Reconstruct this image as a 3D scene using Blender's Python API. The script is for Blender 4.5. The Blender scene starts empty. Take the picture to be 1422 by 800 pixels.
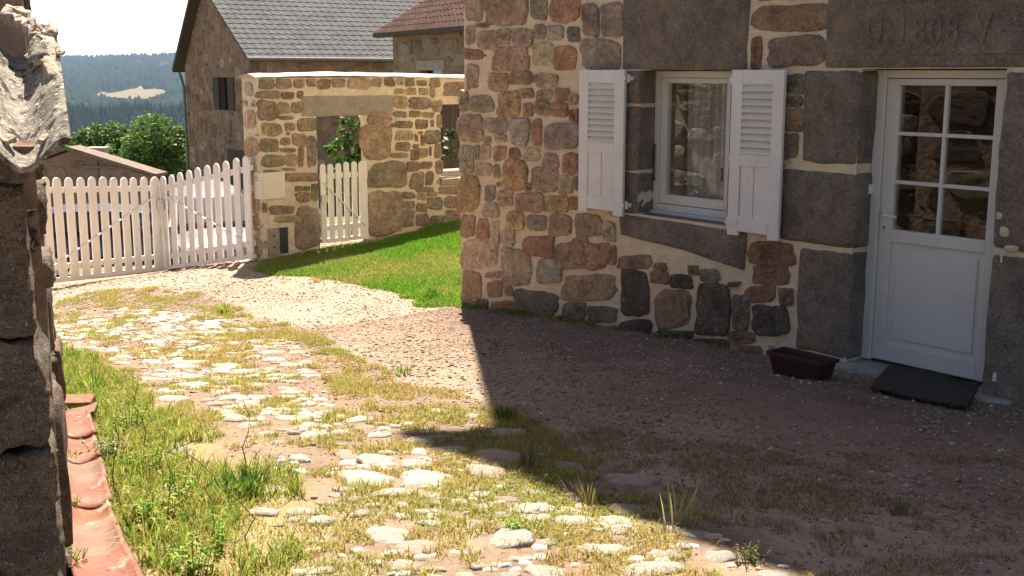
import bpy, math, random
import numpy as np
from mathutils import Vector, Matrix
random.seed(7)
rng = np.random.default_rng(7)
SC = bpy.context.scene
COL = SC.collection
R = math.radians

# ------------------------------------------------------------------ measured frame of the place
F_, Y0, CX, CY = 1600.0, 100.0, 711.0, 400.0       # the photograph's focal length and horizon, used to survey points
PITCH = math.atan((CY - Y0) / F_)
H = 2.076                                          # eye height above the door threshold (z = 0)
TH = R(38.5)
DV = np.array([-math.sin(TH), math.cos(TH), 0.0])  # along the house front, away from the camera
NV = np.array([-math.cos(TH), -math.sin(TH), 0.0])  # out of the house front, into the yard
WV = -NV                                           # along the gate wall, to the right
CF, CD = 7.004, 7.204                              # distances of the front plane and of the door plane
ZV = np.array([0, 0, 1.0])

def ray(x, y):
    a = (x - CX) / F_; b = -(y - CY) / F_
    return np.array([a, math.cos(PITCH) + b * math.sin(PITCH), -math.sin(PITCH) + b * math.cos(PITCH)])
def at(x, y, Y):
    r = ray(x, y); return r * (Y / r[1]) + np.array([0, 0, H])
def on_plane(x, y, c):                              # -> (s, z) on a plane parallel to the house front
    r = ray(x, y); q = r * (c / np.dot(r, WV)); return float(np.dot(q, DV)), float(q[2] + H)
def fpt(s, z, out=0.0, c=CF):                       # facade coordinates -> world
    return WV * (c - out) + DV * s + ZV * z
Q0 = np.array([-3.381, 15.499, -0.351])
def on_gate_wall(x, y):
    r = ray(x, y); o = np.array([0, 0, H]); t = np.dot(Q0 - o, DV) / np.dot(r, DV); q = r * t + o
    return float(np.dot(q - Q0, WV)), float(q[2])
def gpt(s, z, out=0.0):                             # gate wall coordinates -> world (out = towards the yard)
    return np.array([Q0[0], Q0[1], 0]) + WV * s - DV * out + ZV * z

# ------------------------------------------------------------------ noise
def _hash(ix, iy, seed):
    h = np.sin(ix * 127.1 + iy * 311.7 + seed * 74.7) * 43758.5453
    return h - np.floor(h)
def vnoise(x, y, seed=0):
    x = np.asarray(x, float); y = np.asarray(y, float)
    ix, iy = np.floor(x), np.floor(y); fx, fy = x - ix, y - iy
    fx = fx * fx * (3 - 2 * fx); fy = fy * fy * (3 - 2 * fy)
    a = _hash(ix, iy, seed); b = _hash(ix + 1, iy, seed); c = _hash(ix, iy + 1, seed); d = _hash(ix + 1, iy + 1, seed)
    return (a * (1 - fx) + b * fx) * (1 - fy) + (c * (1 - fx) + d * fx) * fy
def fbm(x, y, seed=0, o=4):
    v = 0; a = .5; t = 0
    for i in range(o):
        v = v + a * vnoise(x * 2 ** i, y * 2 ** i, seed + i * 3); t += a; a *= .5
    return v / t

# ------------------------------------------------------------------ terrain
CTRL = np.array([
 (-.48, 11.88, -.345), (0, 11.27, -.28), (1.0, 10.0, -.18), (2.06, 8.69, -.09), (2.5, 8.1, -.05), (3.29, 7.14, -.04), (5, 4.9, .03),
 (0, 0, .45), (0, 3.8, .30), (2.2, 3.6, .27), (-2, 4, .28), (-2.1, 5.6, .20), (-1.0, 6.5, .11),
 (-6.06, 15, -.74), (-5.4, 17.3, -.95), (-3.45, 15.5, -.47), (-2.1, 16.5, -.33), (-.78, 17.56, -.18), (1, 19, -.1),
 (-7.6, 24, -2.0), (-5.0, 22, -1.5), (0, 25, -.9), (6, 20, .1), (6, 12, 0), (-8, 15, -.95), (-10, 8, -.4), (-5, -2, .45), (6, -2, .4), (-4.6, 12, -.52), (-2.0, 14.2, -.40)])
def _tps_k(r2): return np.where(r2 > 1e-12, .5 * r2 * np.log(r2 + 1e-12), 0)
_P = CTRL[:, :2]; _n = len(_P)
_K = _tps_k(((_P[:, None] - _P[None]) ** 2).sum(-1)) + np.eye(_n) * .25
_A = np.zeros((_n + 3, _n + 3)); _A[:_n, :_n] = _K; _A[:_n, _n] = 1; _A[:_n, _n + 1:] = _P; _A[_n, :_n] = 1; _A[_n + 1:, :_n] = _P.T
_W = np.linalg.solve(_A, np.concatenate([CTRL[:, 2], [0, 0, 0]]))
def terrain(x, y, rough=True):
    x = np.asarray(x, float); y = np.asarray(y, float); sh = x.shape
    xf, yf = x.ravel(), y.ravel()
    xc, yc = np.clip(xf, -11, 9), np.clip(yf, -4, 27)
    z = np.full(xf.shape, _W[_n]) + _W[_n + 1] * xc + _W[_n + 2] * yc
    for i in range(_n):
        z += _W[i] * _tps_k((xc - _P[i, 0]) ** 2 + (yc - _P[i, 1]) ** 2)
    far = np.where(yf < 26, -1.4, np.where(yf < 600, -1.4 - .11 * (yf - 26), -64 - .1 * (np.minimum(yf, 1400) - 600)))
    dd = np.hypot(xf - 0, (yf - 10)); w = np.clip((dd - 15) / 14, 0, 1); w = w * w * (3 - 2 * w)
    w = np.where(yf < 4, 0, w)
    z = z * (1 - w) + far * w
    if rough:
        near = np.clip(1 - (dd - 9) / 8, 0, 1)
        z = z + near * (.045 * (fbm(xf * 1.7, yf * 1.7, 5) - .5) + .02 * (fbm(xf * 7, yf * 7, 9, 3) - .5))
    return z.reshape(sh)
_ys = np.arange(2.0, 40, .02)
def G(px, py):                                     # where the line of sight through a surveyed point meets the ground
    r = ray(px, py); t = _ys / r[1]; X = r[0] * t; Zr = H + r[2] * t
    d = Zr - terrain(X, _ys); i = int(np.argmax(d < 0)) if (d < 0).any() else len(_ys) - 1
    return np.array([X[i], _ys[i], float(terrain(X[i:i + 1], _ys[i:i + 1])[0])])
def gz(x, y): return float(terrain(np.array([x]), np.array([y]))[0])
def poly_xy(pts): return np.array([G(*p)[:2] for p in pts])
def inside(poly, x, y):
    c = np.zeros(x.shape, bool); j = len(poly) - 1
    for i in range(len(poly)):
        xi, yi = poly[i]; xj, yj = poly[j]
        c ^= ((yi > y) != (yj > y)) & (x < (xj - xi) * (y - yi) / (yj - yi + 1e-12) + xi); j = i
    return c

# ------------------------------------------------------------------ materials
class NT:
    def __init__(s, m): s.t = m.node_tree; s.n = s.t.nodes; s.l = s.t.links
    def new(s, ty, **kw):
        nd = s.n.new(ty)
        for k, v in kw.items(): setattr(nd, k, v)
        return nd
    def link(s, a, b): s.l.new(a, b)
def mat(name, col=(.5, .5, .5), attr=None, rough=.9, var=(), speck=None, bump=(), spec=.3, metal=0.0, stretch=None, trans=0.0):
    m = bpy.data.materials.new(name); m.use_nodes = True; k = NT(m); bs = k.n['Principled BSDF']
    tc = k.new('ShaderNodeTexCoord'); src = tc.outputs['Object']
    if stretch:
        mp = k.new('ShaderNodeMapping'); mp.inputs['Scale'].default_value = stretch; k.link(src, mp.inputs['Vector']); src = mp.outputs[0]
    if attr:
        a = k.new('ShaderNodeAttribute', attribute_name=attr); c = a.outputs['Color']
    else:
        a = k.new('ShaderNodeRGB'); a.outputs[0].default_value = (*col, 1); c = a.outputs[0]
    for i, (sc, lo, hi) in enumerate(var):
        nz = k.new('ShaderNodeTexNoise'); nz.inputs['Scale'].default_value = sc; nz.inputs['Detail'].default_value = 5; nz.inputs['Roughness'].default_value = .65
        k.link(src, nz.inputs['Vector'])
        mr = k.new('ShaderNodeMapRange'); mr.inputs[1].default_value = .3; mr.inputs[2].default_value = .7; mr.inputs[3].default_value = lo; mr.inputs[4].default_value = hi
        k.link(nz.outputs['Fac'], mr.inputs[0])
        vm = k.new('ShaderNodeVectorMath', operation='SCALE'); k.link(c, vm.inputs[0]); k.link(mr.outputs[0], vm.inputs['Scale']); c = vm.outputs[0]
    for sp in (speck or ()):
        sc, colr, thr, wid = sp
        nz = k.new('ShaderNodeTexNoise'); nz.inputs['Scale'].default_value = sc; nz.inputs['Detail'].default_value = 3; k.link(src, nz.inputs['Vector'])
        mr = k.new('ShaderNodeMapRange'); mr.inputs[1].default_value = thr; mr.inputs[2].default_value = thr + wid; k.link(nz.outputs['Fac'], mr.inputs[0])
        mx = k.new('ShaderNodeMix', data_type='RGBA'); k.link(mr.outputs[0], mx.inputs[0]); k.link(c, mx.inputs[6]); mx.inputs[7].default_value = (*colr, 1); c = mx.outputs[2]
    k.link(c, bs.inputs['Base Color'])
    bs.inputs['Roughness'].default_value = rough; bs.inputs['Specular IOR Level'].default_value = spec; bs.inputs['Metallic'].default_value = metal
    if trans: bs.inputs['Subsurface Weight'].default_value = 0
    prev = None
    for sc, dist in bump:
        nz = k.new('ShaderNodeTexNoise'); nz.inputs['Scale'].default_value = sc; nz.inputs['Detail'].default_value = 6; nz.inputs['Roughness'].default_value = .6; k.link(src, nz.inputs['Vector'])
        b = k.new('ShaderNodeBump'); b.inputs['Distance'].default_value = dist; b.inputs['Strength'].default_value = 1.0; k.link(nz.outputs['Fac'], b.inputs['Height'])
        if prev: k.link(prev, b.inputs['Normal'])
        prev = b.outputs[0]
    if prev: k.link(prev, bs.inputs['Normal'])
    if trans:                                       # thin leaves let light through
        tr = k.new('ShaderNodeBsdfTranslucent'); k.link(c, tr.inputs['Color']); ms = k.new('ShaderNodeMixShader'); ms.inputs[0].default_value = trans
        k.link(bs.outputs[0], ms.inputs[1]); k.link(tr.outputs[0], ms.inputs[2]); k.link(ms.outputs[0], k.n['Material Output'].inputs['Surface'])
    return m
def glass_mat(name, tint=(.9, .93, .92), refl=1.0, wob=.003):
    m = bpy.data.materials.new(name); m.use_nodes = True; k = NT(m); k.n.remove(k.n['Principled BSDF'])
    fr = k.new('ShaderNodeFresnel'); fr.inputs[0].default_value = 1.5
    mu = k.new('ShaderNodeMath', operation='MULTIPLY_ADD'); mu.inputs[1].default_value = 1.15 * refl; mu.inputs[2].default_value = .02 * refl; k.link(fr.outputs[0], mu.inputs[0])
    cl = k.new('ShaderNodeClamp'); k.link(mu.outputs[0], cl.inputs[0])
    tb = k.new('ShaderNodeBsdfTransparent'); tb.inputs[0].default_value = (*tint, 1)
    gl = k.new('ShaderNodeBsdfGlossy'); gl.inputs['Roughness'].default_value = .004
    tc = k.new('ShaderNodeTexCoord'); nz = k.new('ShaderNodeTexNoise'); nz.inputs['Scale'].default_value = 1.3; k.link(tc.outputs['Object'], nz.inputs['Vector'])
    b = k.new('ShaderNodeBump'); b.inputs['Distance'].default_value = wob; k.link(nz.outputs['Fac'], b.inputs['Height']); k.link(b.outputs[0], gl.inputs['Normal'])
    ms = k.new('ShaderNodeMixShader'); k.link(cl.outputs[0], ms.inputs[0]); k.link(tb.outputs[0], ms.inputs[1]); k.link(gl.outputs[0], ms.inputs[2])
    k.link(ms.outputs[0], k.n['Material Output'].inputs['Surface']); return m

M = {}
M['mortar'] = mat('lime_mortar', (.82, .66, .455), rough=.95, var=[(1.6, .86, 1.06), (9, .88, 1.06), (60, .86, 1.08)], speck=[(70, (.50, .38, .25), .66, .06)], bump=[(9, .03), (40, .013), (130, .006)], spec=.1)
M['gatemortar'] = mat('old_lime_mortar', (.66, .565, .435), rough=.95, var=[(1.6, .78, 1.14), (9, .86, 1.1), (60, .84, 1.12)], bump=[(9, .03), (45, .012)], spec=.1)
M['limecap'] = mat('weathered_lime', (.46, .40, .32), rough=.95, var=[(3, .8, 1.1), (25, .85, 1.1)], bump=[(30, .006)])
M['stone'] = mat('field_stone', attr='Col', rough=.92, var=[(5, .62, 1.34), (18, .68, 1.3), (70, .72, 1.28)], speck=[(26, (.13, .10, .075), .62, .1), (13, (.50, .34, .19), .62, .16), (80, (.55, .47, .36), .64, .06)], bump=[(14, .045), (45, .025), (130, .009)], spec=.15)
M['granite'] = mat('dressed_granite', (.215, .168, .13), rough=.9, var=[(2.5, .68, 1.28), (9, .72, 1.25), (40, .72, 1.28)], speck=[(130, (.40, .34, .27), .57, .12), (110, (.085, .065, .05), .57, .12), (3.5, (.30, .20, .12), .60, .14), (6, (.14, .12, .10), .62, .12)], bump=[(5, .035), (14, .025), (60, .014), (150, .006)], spec=.2)
M['white'] = mat('white_paint', (.74, .70, .65), rough=.55, var=[(3, .90, 1.04), (40, .95, 1.02)], speck=[(8, (.60, .55, .47), .62, .16), (45, (.42, .36, .29), .69, .05)], bump=[(30, .0015)], spec=.3)
M['picket'] = mat('weathered_white_picket_paint', (.82, .79, .74), rough=.6, var=[(4, .85, 1.04), (30, .92, 1.03)], bump=[(25, .002)], spec=.3, stretch=(1, 1, .25))
M['pvc'] = mat('white_frame', (.63, .61, .565), rough=.4, var=[(2, .93, 1.03), (14, .96, 1.02)], speck=[(7, (.58, .53, .46), .63, .16), (40, (.5, .45, .38), .7, .05)], spec=.4)
M['slat'] = mat('cream_slat_paint', (.66, .62, .53), rough=.55, var=[(5, .92, 1.05)], spec=.35)
M['dark'] = mat('black_metal', (.02, .02, .022), rough=.45, spec=.5, var=[(20, .8, 1.2)])
M['steel'] = mat('galvanised_steel', (.55, .55, .54), rough=.4, metal=.7, var=[(10, .85, 1.05)])
M['glass'] = glass_mat('window_glass', refl=.38); M['door_glass'] = glass_mat('door_glass', refl=1.5, wob=.0008)
M['lace'] = mat('lace_curtain', (.9, .9, .84), rough=.9, var=[(14, .8, 1.05)], trans=.3)
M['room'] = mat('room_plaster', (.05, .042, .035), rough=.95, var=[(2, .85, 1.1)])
M['shed_stone'] = mat('mossy_shed_stone', attr='Col', rough=.95, var=[(6, .6, 1.25), (40, .7, 1.3), (160, .65, 1.35)], speck=[(9, (.05, .055, .02), .62, .1), (60, (.32, .28, .24), .66, .04), (210, (.34, .28, .22), .64, .04), (170, (.03, .024, .02), .60, .06)], bump=[(10, .03), (50, .016), (170, .010)], spec=.15)
M['lichen'] = mat('lichen_covered_tile', (.33, .285, .235), rough=.95, var=[(4, .55, 1.3), (14, .7, 1.25), (60, .7, 1.25)], speck=[(30, (.07, .055, .045), .54, .09), (7, (.075, .055, .045), .57, .09), (48, (.52, .46, .39), .60, .08), (110, (.10, .085, .07), .6, .06)], bump=[(18, .006), (60, .008), (160, .005)], spec=.1)
M['chip'] = mat('broken_tile_and_lime', (.40, .31, .24), rough=.95, var=[(12, .6, 1.3), (50, .75, 1.2)], speck=[(30, (.10, .08, .06), .62, .08)], bump=[(25, .015), (90, .006)], spec=.15)
M['oldroof'] = mat('old_brown_roof_edge', (.17, .125, .095), rough=.95, var=[(6, .7, 1.25)])
M['terra'] = mat('pink_terracotta', (.25, .10, .07), rough=.85, var=[(7, .72, 1.18), (45, .85, 1.12)], speck=[(6, (.20, .15, .10), .60, .14), (11, (.36, .27, .20), .63, .1), (30, (.07, .05, .035), .64, .06)], bump=[(14, .01), (50, .006)], spec=.2)
M['terra2'] = mat('orange_terracotta', (.23, .10, .06), rough=.85, var=[(7, .7, 1.2), (45, .85, 1.12)], speck=[(9, (.30, .24, .17), .56, .12), (24, (.09, .06, .05), .64, .06)], bump=[(40, .004)], spec=.2)
M['terra3'] = mat('buff_terracotta', (.21, .12, .085), rough=.85, var=[(7, .75, 1.2), (45, .85, 1.12)], speck=[(16, (.14, .10, .07), .62, .08)], bump=[(40, .004)], spec=.2)
M['ground'] = mat('yard_ground', attr='Col', rough=.98, var=[(2.3, .88, 1.1), (28, .78, 1.16), (140, .8, 1.15)], speck=[(75, (.20, .13, .09), .67, .06)], bump=[(35, .008), (130, .005)], spec=.1)
M['cobble'] = mat('pale_field_stone', (.52, .455, .375), rough=.9, var=[(6, .78, 1.1), (40, .85, 1.08)], speck=[(22, (.30, .21, .14), .66, .08)], bump=[(14, .014), (70, .006)], spec=.2)
M['cobble_pink'] = mat('pinkish_field_stone', (.46, .345, .275), rough=.9, var=[(6, .78, 1.12), (40, .85, 1.08)], speck=[(22, (.24, .16, .11), .66, .08)], bump=[(14, .014), (70, .006)], spec=.2)
M['gravel'] = mat('gravel', attr='Col', rough=.95, spec=.15)
M['grass'] = mat('grass_blade', attr='Col', rough=.75, spec=.2, trans=.4)
M['leaf'] = mat('leaf', attr='Col', rough=.55, spec=.35, trans=.4)
M['bark'] = mat('bark', (.11, .085, .06), rough=.95, var=[(9, .7, 1.3)], bump=[(20, .02)])
M['barn_wall'] = mat('barn_rubble', attr='Col', rough=.95, var=[(4, .75, 1.2), (22, .75, 1.2)], bump=[(9, .03), (30, .015)], spec=.1)
M['barn_mortar'] = mat('barn_lime', (.25, .168, .13), rough=.95, var=[(1.2, .75, 1.2), (14, .75, 1.2)], bump=[(9, .03)], spec=.1)
M['greytile'] = mat('grey_concrete_tile', (.115, .11, .108), rough=.95, var=[(1.5, .8, 1.15), (7, .75, 1.2)], spec=.04)
M['redtile'] = mat('brown_red_tile', (.10, .060, .048), rough=.95, var=[(2, .7, 1.2), (8, .65, 1.25)], spec=.04)
M['wood_dark'] = mat('dark_weathered_wood', (.055, .04, .03), rough=.85, var=[(8, .7, 1.3)], bump=[(12, .01)], stretch=(4, 4, .5))
M['zinc'] = mat('zinc_gutter', (.16, .15, .145), rough=.5, metal=.4, var=[(6, .8, 1.15)])
M['black_glass'] = mat('dark_window_glass', (.012, .014, .016), rough=.08, spec=.6)
M['trough'] = mat('dark_maroon_plastic', (.045, .014, .018), rough=.5, var=[(12, .85, 1.15)], spec=.4)
M['soil'] = mat('potting_soil', (.035, .025, .018), rough=1, var=[(40, .6, 1.4)], bump=[(60, .02)])
M['rubber'] = mat('dark_rubber_mat', (.04, .03, .025), rough=.85, var=[(30, .7, 1.4)], bump=[(140, .004)], spec=.25)
M['concrete'] = mat('worn_concrete', (.30, .265, .22), rough=.95, var=[(5, .75, 1.15), (40, .85, 1.1)], bump=[(30, .006)])
M['box'] = mat('cream_enamel', (.62, .58, .49), rough=.45, var=[(6, .95, 1.03)], spec=.4)
M['ink'] = mat('grey_print', (.22, .2, .18), rough=.7)
M['paint_silver'] = mat('silver_car_paint', (.13, .13, .135), rough=.45, metal=.0, spec=.25, var=[(3, .97, 1.02)])
M['paint_blue'] = mat('dark_blue_car_paint', (.035, .045, .07), rough=.28, metal=.2, spec=.5, var=[(3, .97, 1.02)])
M['tyre'] = mat('tyre_rubber', (.02, .02, .02), rough=.85)
M['lamp_red'] = mat('red_lamp_lens', (.30, .02, .02), rough=.2, spec=.5)
M['plate'] = mat('pale_number_plate', (.7, .7, .66), rough=.4)
M['petal'] = mat('white_petal', (.75, .74, .70), rough=.7, trans=.25)

def lace(m):
    k = NT(m); out = k.n['Material Output']; src = out.inputs['Surface'].links[0].from_socket
    tc = k.new('ShaderNodeTexCoord'); vo = k.new('ShaderNodeTexVoronoi'); vo.inputs['Scale'].default_value = 55; k.link(tc.outputs['Object'], vo.inputs['Vector'])
    mr = k.new('ShaderNodeMapRange'); mr.inputs[1].default_value = .25; mr.inputs[2].default_value = .5; mr.inputs[3].default_value = .06; mr.inputs[4].default_value = .42; k.link(vo.outputs['Distance'], mr.inputs[0])
    tb = k.new('ShaderNodeBsdfTransparent'); ms = k.new('ShaderNodeMixShader'); k.link(mr.outputs[0], ms.inputs[0]); k.link(src, ms.inputs[1]); k.link(tb.outputs[0], ms.inputs[2]); k.link(ms.outputs[0], out.inputs['Surface'])
lace(M['lace'])
# ------------------------------------------------------------------ mesh builder
class MB:
    def __init__(s): s.v = []; s.f = []; s.c = []
    def add(s, verts, faces, col=None):
        b = len(s.v); s.v.extend([tuple(map(float, p)) for p in verts]); s.f.extend([tuple(b + i for i in f) for f in faces])
        s.c.extend([col if col is not None else (.5, .5, .5)] * len(verts)); return b
    def box8(s, p, col=None):                        # p: 8 corners, bottom ring then top ring
        s.add(p, [(3, 2, 1, 0), (4, 5, 6, 7), (0, 1, 5, 4), (1, 2, 6, 5), (2, 3, 7, 6), (3, 0, 4, 7)], col)
    def obox(s, o, u, v, w, a, col=None):            # oriented box: origin o, axes u v w (unit), ranges a = (u0,u1,v0,v1,w0,w1)
        o, u, v, w = map(np.asarray, (o, u, v, w)); u0, u1, v0, v1, w0, w1 = a
        ring = [(u0, v0), (u1, v0), (u1, v1), (u0, v1)]
        s.box8([o + u * i + v * j + w * w0 for i, j in ring] + [o + u * i + v * j + w * w1 for i, j in ring], col)
    def tube(s, pts, r, n=8, col=None, cap=True):
        pts = [np.asarray(p, float) for p in pts]; rs = r if isinstance(r, (list, tuple)) else [r] * len(pts)
        ring = []; V = []; ref = np.array([.13, .27, .95])
        for i, p in enumerate(pts):
            t = pts[min(i + 1, len(pts) - 1)] - pts[max(i - 1, 0)]; t = t / (np.linalg.norm(t) + 1e-9)
            a = np.cross(t, ref);
            if np.linalg.norm(a) < .1: a = np.cross(t, [1, 0, 0])
            a = a / np.linalg.norm(a); b = np.cross(t, a)
            for k in range(n):
                an = 2 * math.pi * k / n; V.append(p + (a * math.cos(an) + b * math.sin(an)) * rs[i])
        Fc = []
        for i in range(len(pts) - 1):
            for k in range(n):
                k2 = (k + 1) % n; Fc.append((i * n + k, i * n + k2, (i + 1) * n + k2, (i + 1) * n + k))
        if cap: Fc.append(tuple(range(n - 1, -1, -1))); Fc.append(tuple((len(pts) - 1) * n + k for k in range(n)))
        s.add(V, Fc, col)
    def prism(s, poly, to, h0, h1, col=None):        # 2D outline -> slab; to(a, b, h) gives the world point
        n = len(poly); V = [to(a, b, h0) for a, b in poly] + [to(a, b, h1) for a, b in poly]
        Fc = [tuple(range(n - 1, -1, -1)), tuple(range(n, 2 * n))] + [(i, (i + 1) % n, n + (i + 1) % n, n + i) for i in range(n)]
        s.add(V, Fc, col)
    def lump(s, c, ax, rad, n=9, m=6, col=None, seed=0, amp=.18, pw=.6):   # rounded irregular block
        c = np.asarray(c, float); V = []; Fc = []
        rs = np.random.default_rng(seed); ph = rs.uniform(0, 6.28, 6)
        def e(x): return math.copysign(abs(x) ** pw, x)
        for i in range(m + 1):
            la = -math.pi / 2 + math.pi * i / m
            for k in range(n):
                lo = 2 * math.pi * k / n
                q = [e(math.cos(la)) * e(math.cos(lo)), e(math.cos(la)) * e(math.sin(lo)), e(math.sin(la))]
                w = 1 + amp * (math.sin(2 * lo + ph[0] + la) * .5 + math.sin(3 * lo + ph[1] - 2 * la) * .35 + math.sin(5 * lo + ph[2] + 3 * la) * .25)
                V.append(c + sum(np.asarray(ax[j]) * (q[j] * rad[j] * w) for j in range(3)))
        for i in range(m):
            for k in range(n):
                k2 = (k + 1) % n; Fc.append((i * n + k, i * n + k2, (i + 1) * n + k2, (i + 1) * n + k))
        s.add(V, Fc, col)
    def build(s, name, material, parent=None, smooth=False, bevel=0, kind=None, label=None, cat=None, group=None):
        me = bpy.data.meshes.new(name); off = np.zeros(3)
        if parent is not None:
            q = parent
            while q is not None: off = off + np.array(q.location); q = q.parent
        elif name not in STRUCT_AT_ORIGIN and s.v:
            a = np.array(s.v); off = np.array([a[:, 0].mean(), a[:, 1].mean(), a[:, 2].min()])
        V = np.array(s.v, float) - off
        me.from_pydata(V.tolist(), [], s.f)
        ca = me.color_attributes.new('Col', 'FLOAT_COLOR', 'POINT')
        cc = np.ones((len(V), 4), np.float32); cc[:, :3] = np.array(s.c, np.float32); ca.data.foreach_set('color', cc.ravel())
        if smooth: me.polygons.foreach_set('use_smooth', np.ones(len(me.polygons), bool))
        me.materials.append(material); o = bpy.data.objects.new(name, me); COL.objects.link(o)
        if parent is not None: o.parent = parent
        else: o.location = off
        if bevel:
            md = o.modifiers.new('bevel', 'BEVEL'); md.width = bevel; md.segments = 2; md.limit_method = 'ANGLE'; md.angle_limit = R(40)
        tag(o, label, cat, group, kind); return o
STRUCT_AT_ORIGIN = set()
def tag(o, label=None, cat=None, group=None, kind=None):
    for k, v in (('label', label), ('category', cat), ('group', group), ('kind', kind)):
        if v: o[k] = v
def thing(name, loc, label, cat, group=None):
    o = bpy.data.objects.new(name, None); o.empty_display_size = .2; COL.objects.link(o); o.location = [float(a) for a in loc]; tag(o, label, cat, group); return o
def fast_mesh(name, V, Fq, Cp, material, kind=None, smooth=False, nv=4):   # V (n,3), Fq (m,nv) int, Cp (n,3)
    me = bpy.data.meshes.new(name); me.vertices.add(len(V)); me.vertices.foreach_set('co', np.ascontiguousarray(V, np.float32).ravel())
    m = len(Fq); me.loops.add(m * nv); me.loops.foreach_set('vertex_index', np.ascontiguousarray(Fq, np.int32).ravel())
    me.polygons.add(m); me.polygons.foreach_set('loop_start', np.arange(0, m * nv, nv, dtype=np.int32)); me.polygons.foreach_set('loop_total', np.full(m, nv, np.int32))
    if smooth: me.polygons.foreach_set('use_smooth', np.ones(m, bool))
    ca = me.color_attributes.new('Col', 'FLOAT_COLOR', 'POINT'); cc = np.ones((len(V), 4), np.float32); cc[:, :3] = Cp; ca.data.foreach_set('color', cc.ravel())
    me.update(calc_edges=True); me.validate(); me.materials.append(material)
    o = bpy.data.objects.new(name, me); COL.objects.link(o); tag(o, kind=kind); return o

# ------------------------------------------------------------------ stone walls
PAL = dict(P=(.57, .41, .295), B=(.52, .35, .225), G=(.46, .385, .29), R=(.52, .29, .185), O=(.60, .385, .205), T=(.64, .50, .32), D=(.24, .19, .145), V=(.47, .36, .275), K=(.55, .43, .285))
def shade(c, a=.12):
    k = random.uniform(1 - a, 1 + a); return tuple(min(1, x * k * random.uniform(.96, 1.04)) for x in c)
def add_stone(mb, to, q, col, th=.022, n=20, seed=0, pw=None, jit=.045, back=.02):
    """one field stone bedded in a wall: q = four (a, b) corners of its outline, to(a, b, h) -> world"""
    rs = np.random.default_rng(seed); p = pw or rs.uniform(3.2, 7.0); ph = rs.uniform(0, 6.28, 4); tilt = rs.uniform(-.35, .35, 2)
    q = np.asarray(q, float); ejit = rs.uniform(-.028, .028, n)
    def bil(u, v): return (q[0] * (1 - u) + q[1] * u) * (1 - v) + (q[3] * (1 - u) + q[2] * u) * v
    rings = [(1.0, -back), (.995, .45 * th), (.965, .86 * th), (.86, th), (.66, th * 1.02), (.42, th * 1.03), (.2, th * 1.02)]
    q = q + (rs.uniform(-1, 1, (4, 2)) * np.abs(q[2] - q[0]) * .085)
    V = []; Fc = []
    for rr, h in rings:
        for k in range(n):
            a = 2 * math.pi * k / n; c, s_ = math.cos(a), math.sin(a)
            e = (abs(c) ** p + abs(s_) ** p) ** (-1 / p)
            w = 1 + jit * (.9 * math.sin(2 * a + ph[0]) + .8 * math.sin(3 * a + ph[1]) + .7 * math.sin(5 * a + ph[2]) + .55 * math.sin(8 * a + ph[3])) - jit * .7
            w *= 1 + ejit[k]
            u, v = c * e * w * rr, s_ * e * w * rr
            hh = h + (th * (tilt[0] * u + tilt[1] * v) * .6 if h > 0 else 0) + (rs.uniform(-.34, .34) * th if h > .5 * th else 0)
            ab = bil(.5 + .5 * u, .5 + .5 * v); V.append(to(ab[0], ab[1], hh))
    ab = bil(.5, .5); V.append(to(ab[0], ab[1], th * rs.uniform(.9, 1.15)))
    m = len(rings)
    for i in range(m - 1):
        for k in range(n):
            k2 = (k + 1) % n; Fc.append((i * n + k, i * n + k2, (i + 1) * n + k2, (i + 1) * n + k))
    for k in range(n): Fc.append(((m - 1) * n + k, (m - 1) * n + (k + 1) % n, m * n))
    mb.add(V, Fc, shade(col))
class Fill:
    """packs random rubble into what is left of a wall"""
    def __init__(s, a0, a1, b0, b1, res=.02):
        s.a0, s.b0, s.res = a0, b0, res; s.g = np.zeros((int((b1 - b0) / res) + 1, int((a1 - a0) / res) + 1), bool); s.a1, s.b1 = a1, b1
    def ix(s, a, b): return int(round((a - s.a0) / s.res)), int(round((b - s.b0) / s.res))
    def block(s, a0, a1, b0, b1):
        i0, j0 = s.ix(min(a0, a1), min(b0, b1)); i1, j1 = s.ix(max(a0, a1), max(b0, b1))
        s.g[max(j0, 0):max(j1 + 1, 0), max(i0, 0):max(i1 + 1, 0)] = True
    def free(s, a0, a1, b0, b1):
        i0, j0 = s.ix(a0, b0); i1, j1 = s.ix(a1, b1)
        if i0 < 0 or j0 < 0 or j1 >= s.g.shape[0] or i1 >= s.g.shape[1]: return False
        return not s.g[j0:j1 + 1, i0:i1 + 1].any()
    def pack(s, mb, to, sizes, tries, pal, gap=.018, th=.02, asp=(.55, .95), n=16, region=None):
        cnt = 0
        for sz in sizes:
            for _ in range(tries):
                w = sz * random.uniform(.8, 1.25); h = w * random.uniform(*asp)
                if random.random() < .15: w, h = h, w
                a = random.uniform(s.a0, s.a1 - w); b = random.uniform(s.b0, s.b1 - h)
                if region and not region(a, b, w, h): continue
                if s.free(a - gap, a + w + gap, b - gap, b + h + gap):
                    s.block(a, a + w, b, b + h); k = w * .07
                    q = [(a + random.uniform(-k, k), b + random.uniform(-k, k)), (a + w + random.uniform(-k, k), b + random.uniform(-k, k)), (a + w + random.uniform(-k, k), b + h + random.uniform(-k, k)), (a + random.uniform(-k, k), b + h + random.uniform(-k, k))]
                    add_stone(mb, to, q, PAL[random.choice(pal)] if isinstance(pal, str) else random.choice(pal), th=th * random.uniform(.7, 1.3), n=n, seed=random.randrange(10 ** 6)); cnt += 1
        return cnt
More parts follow.
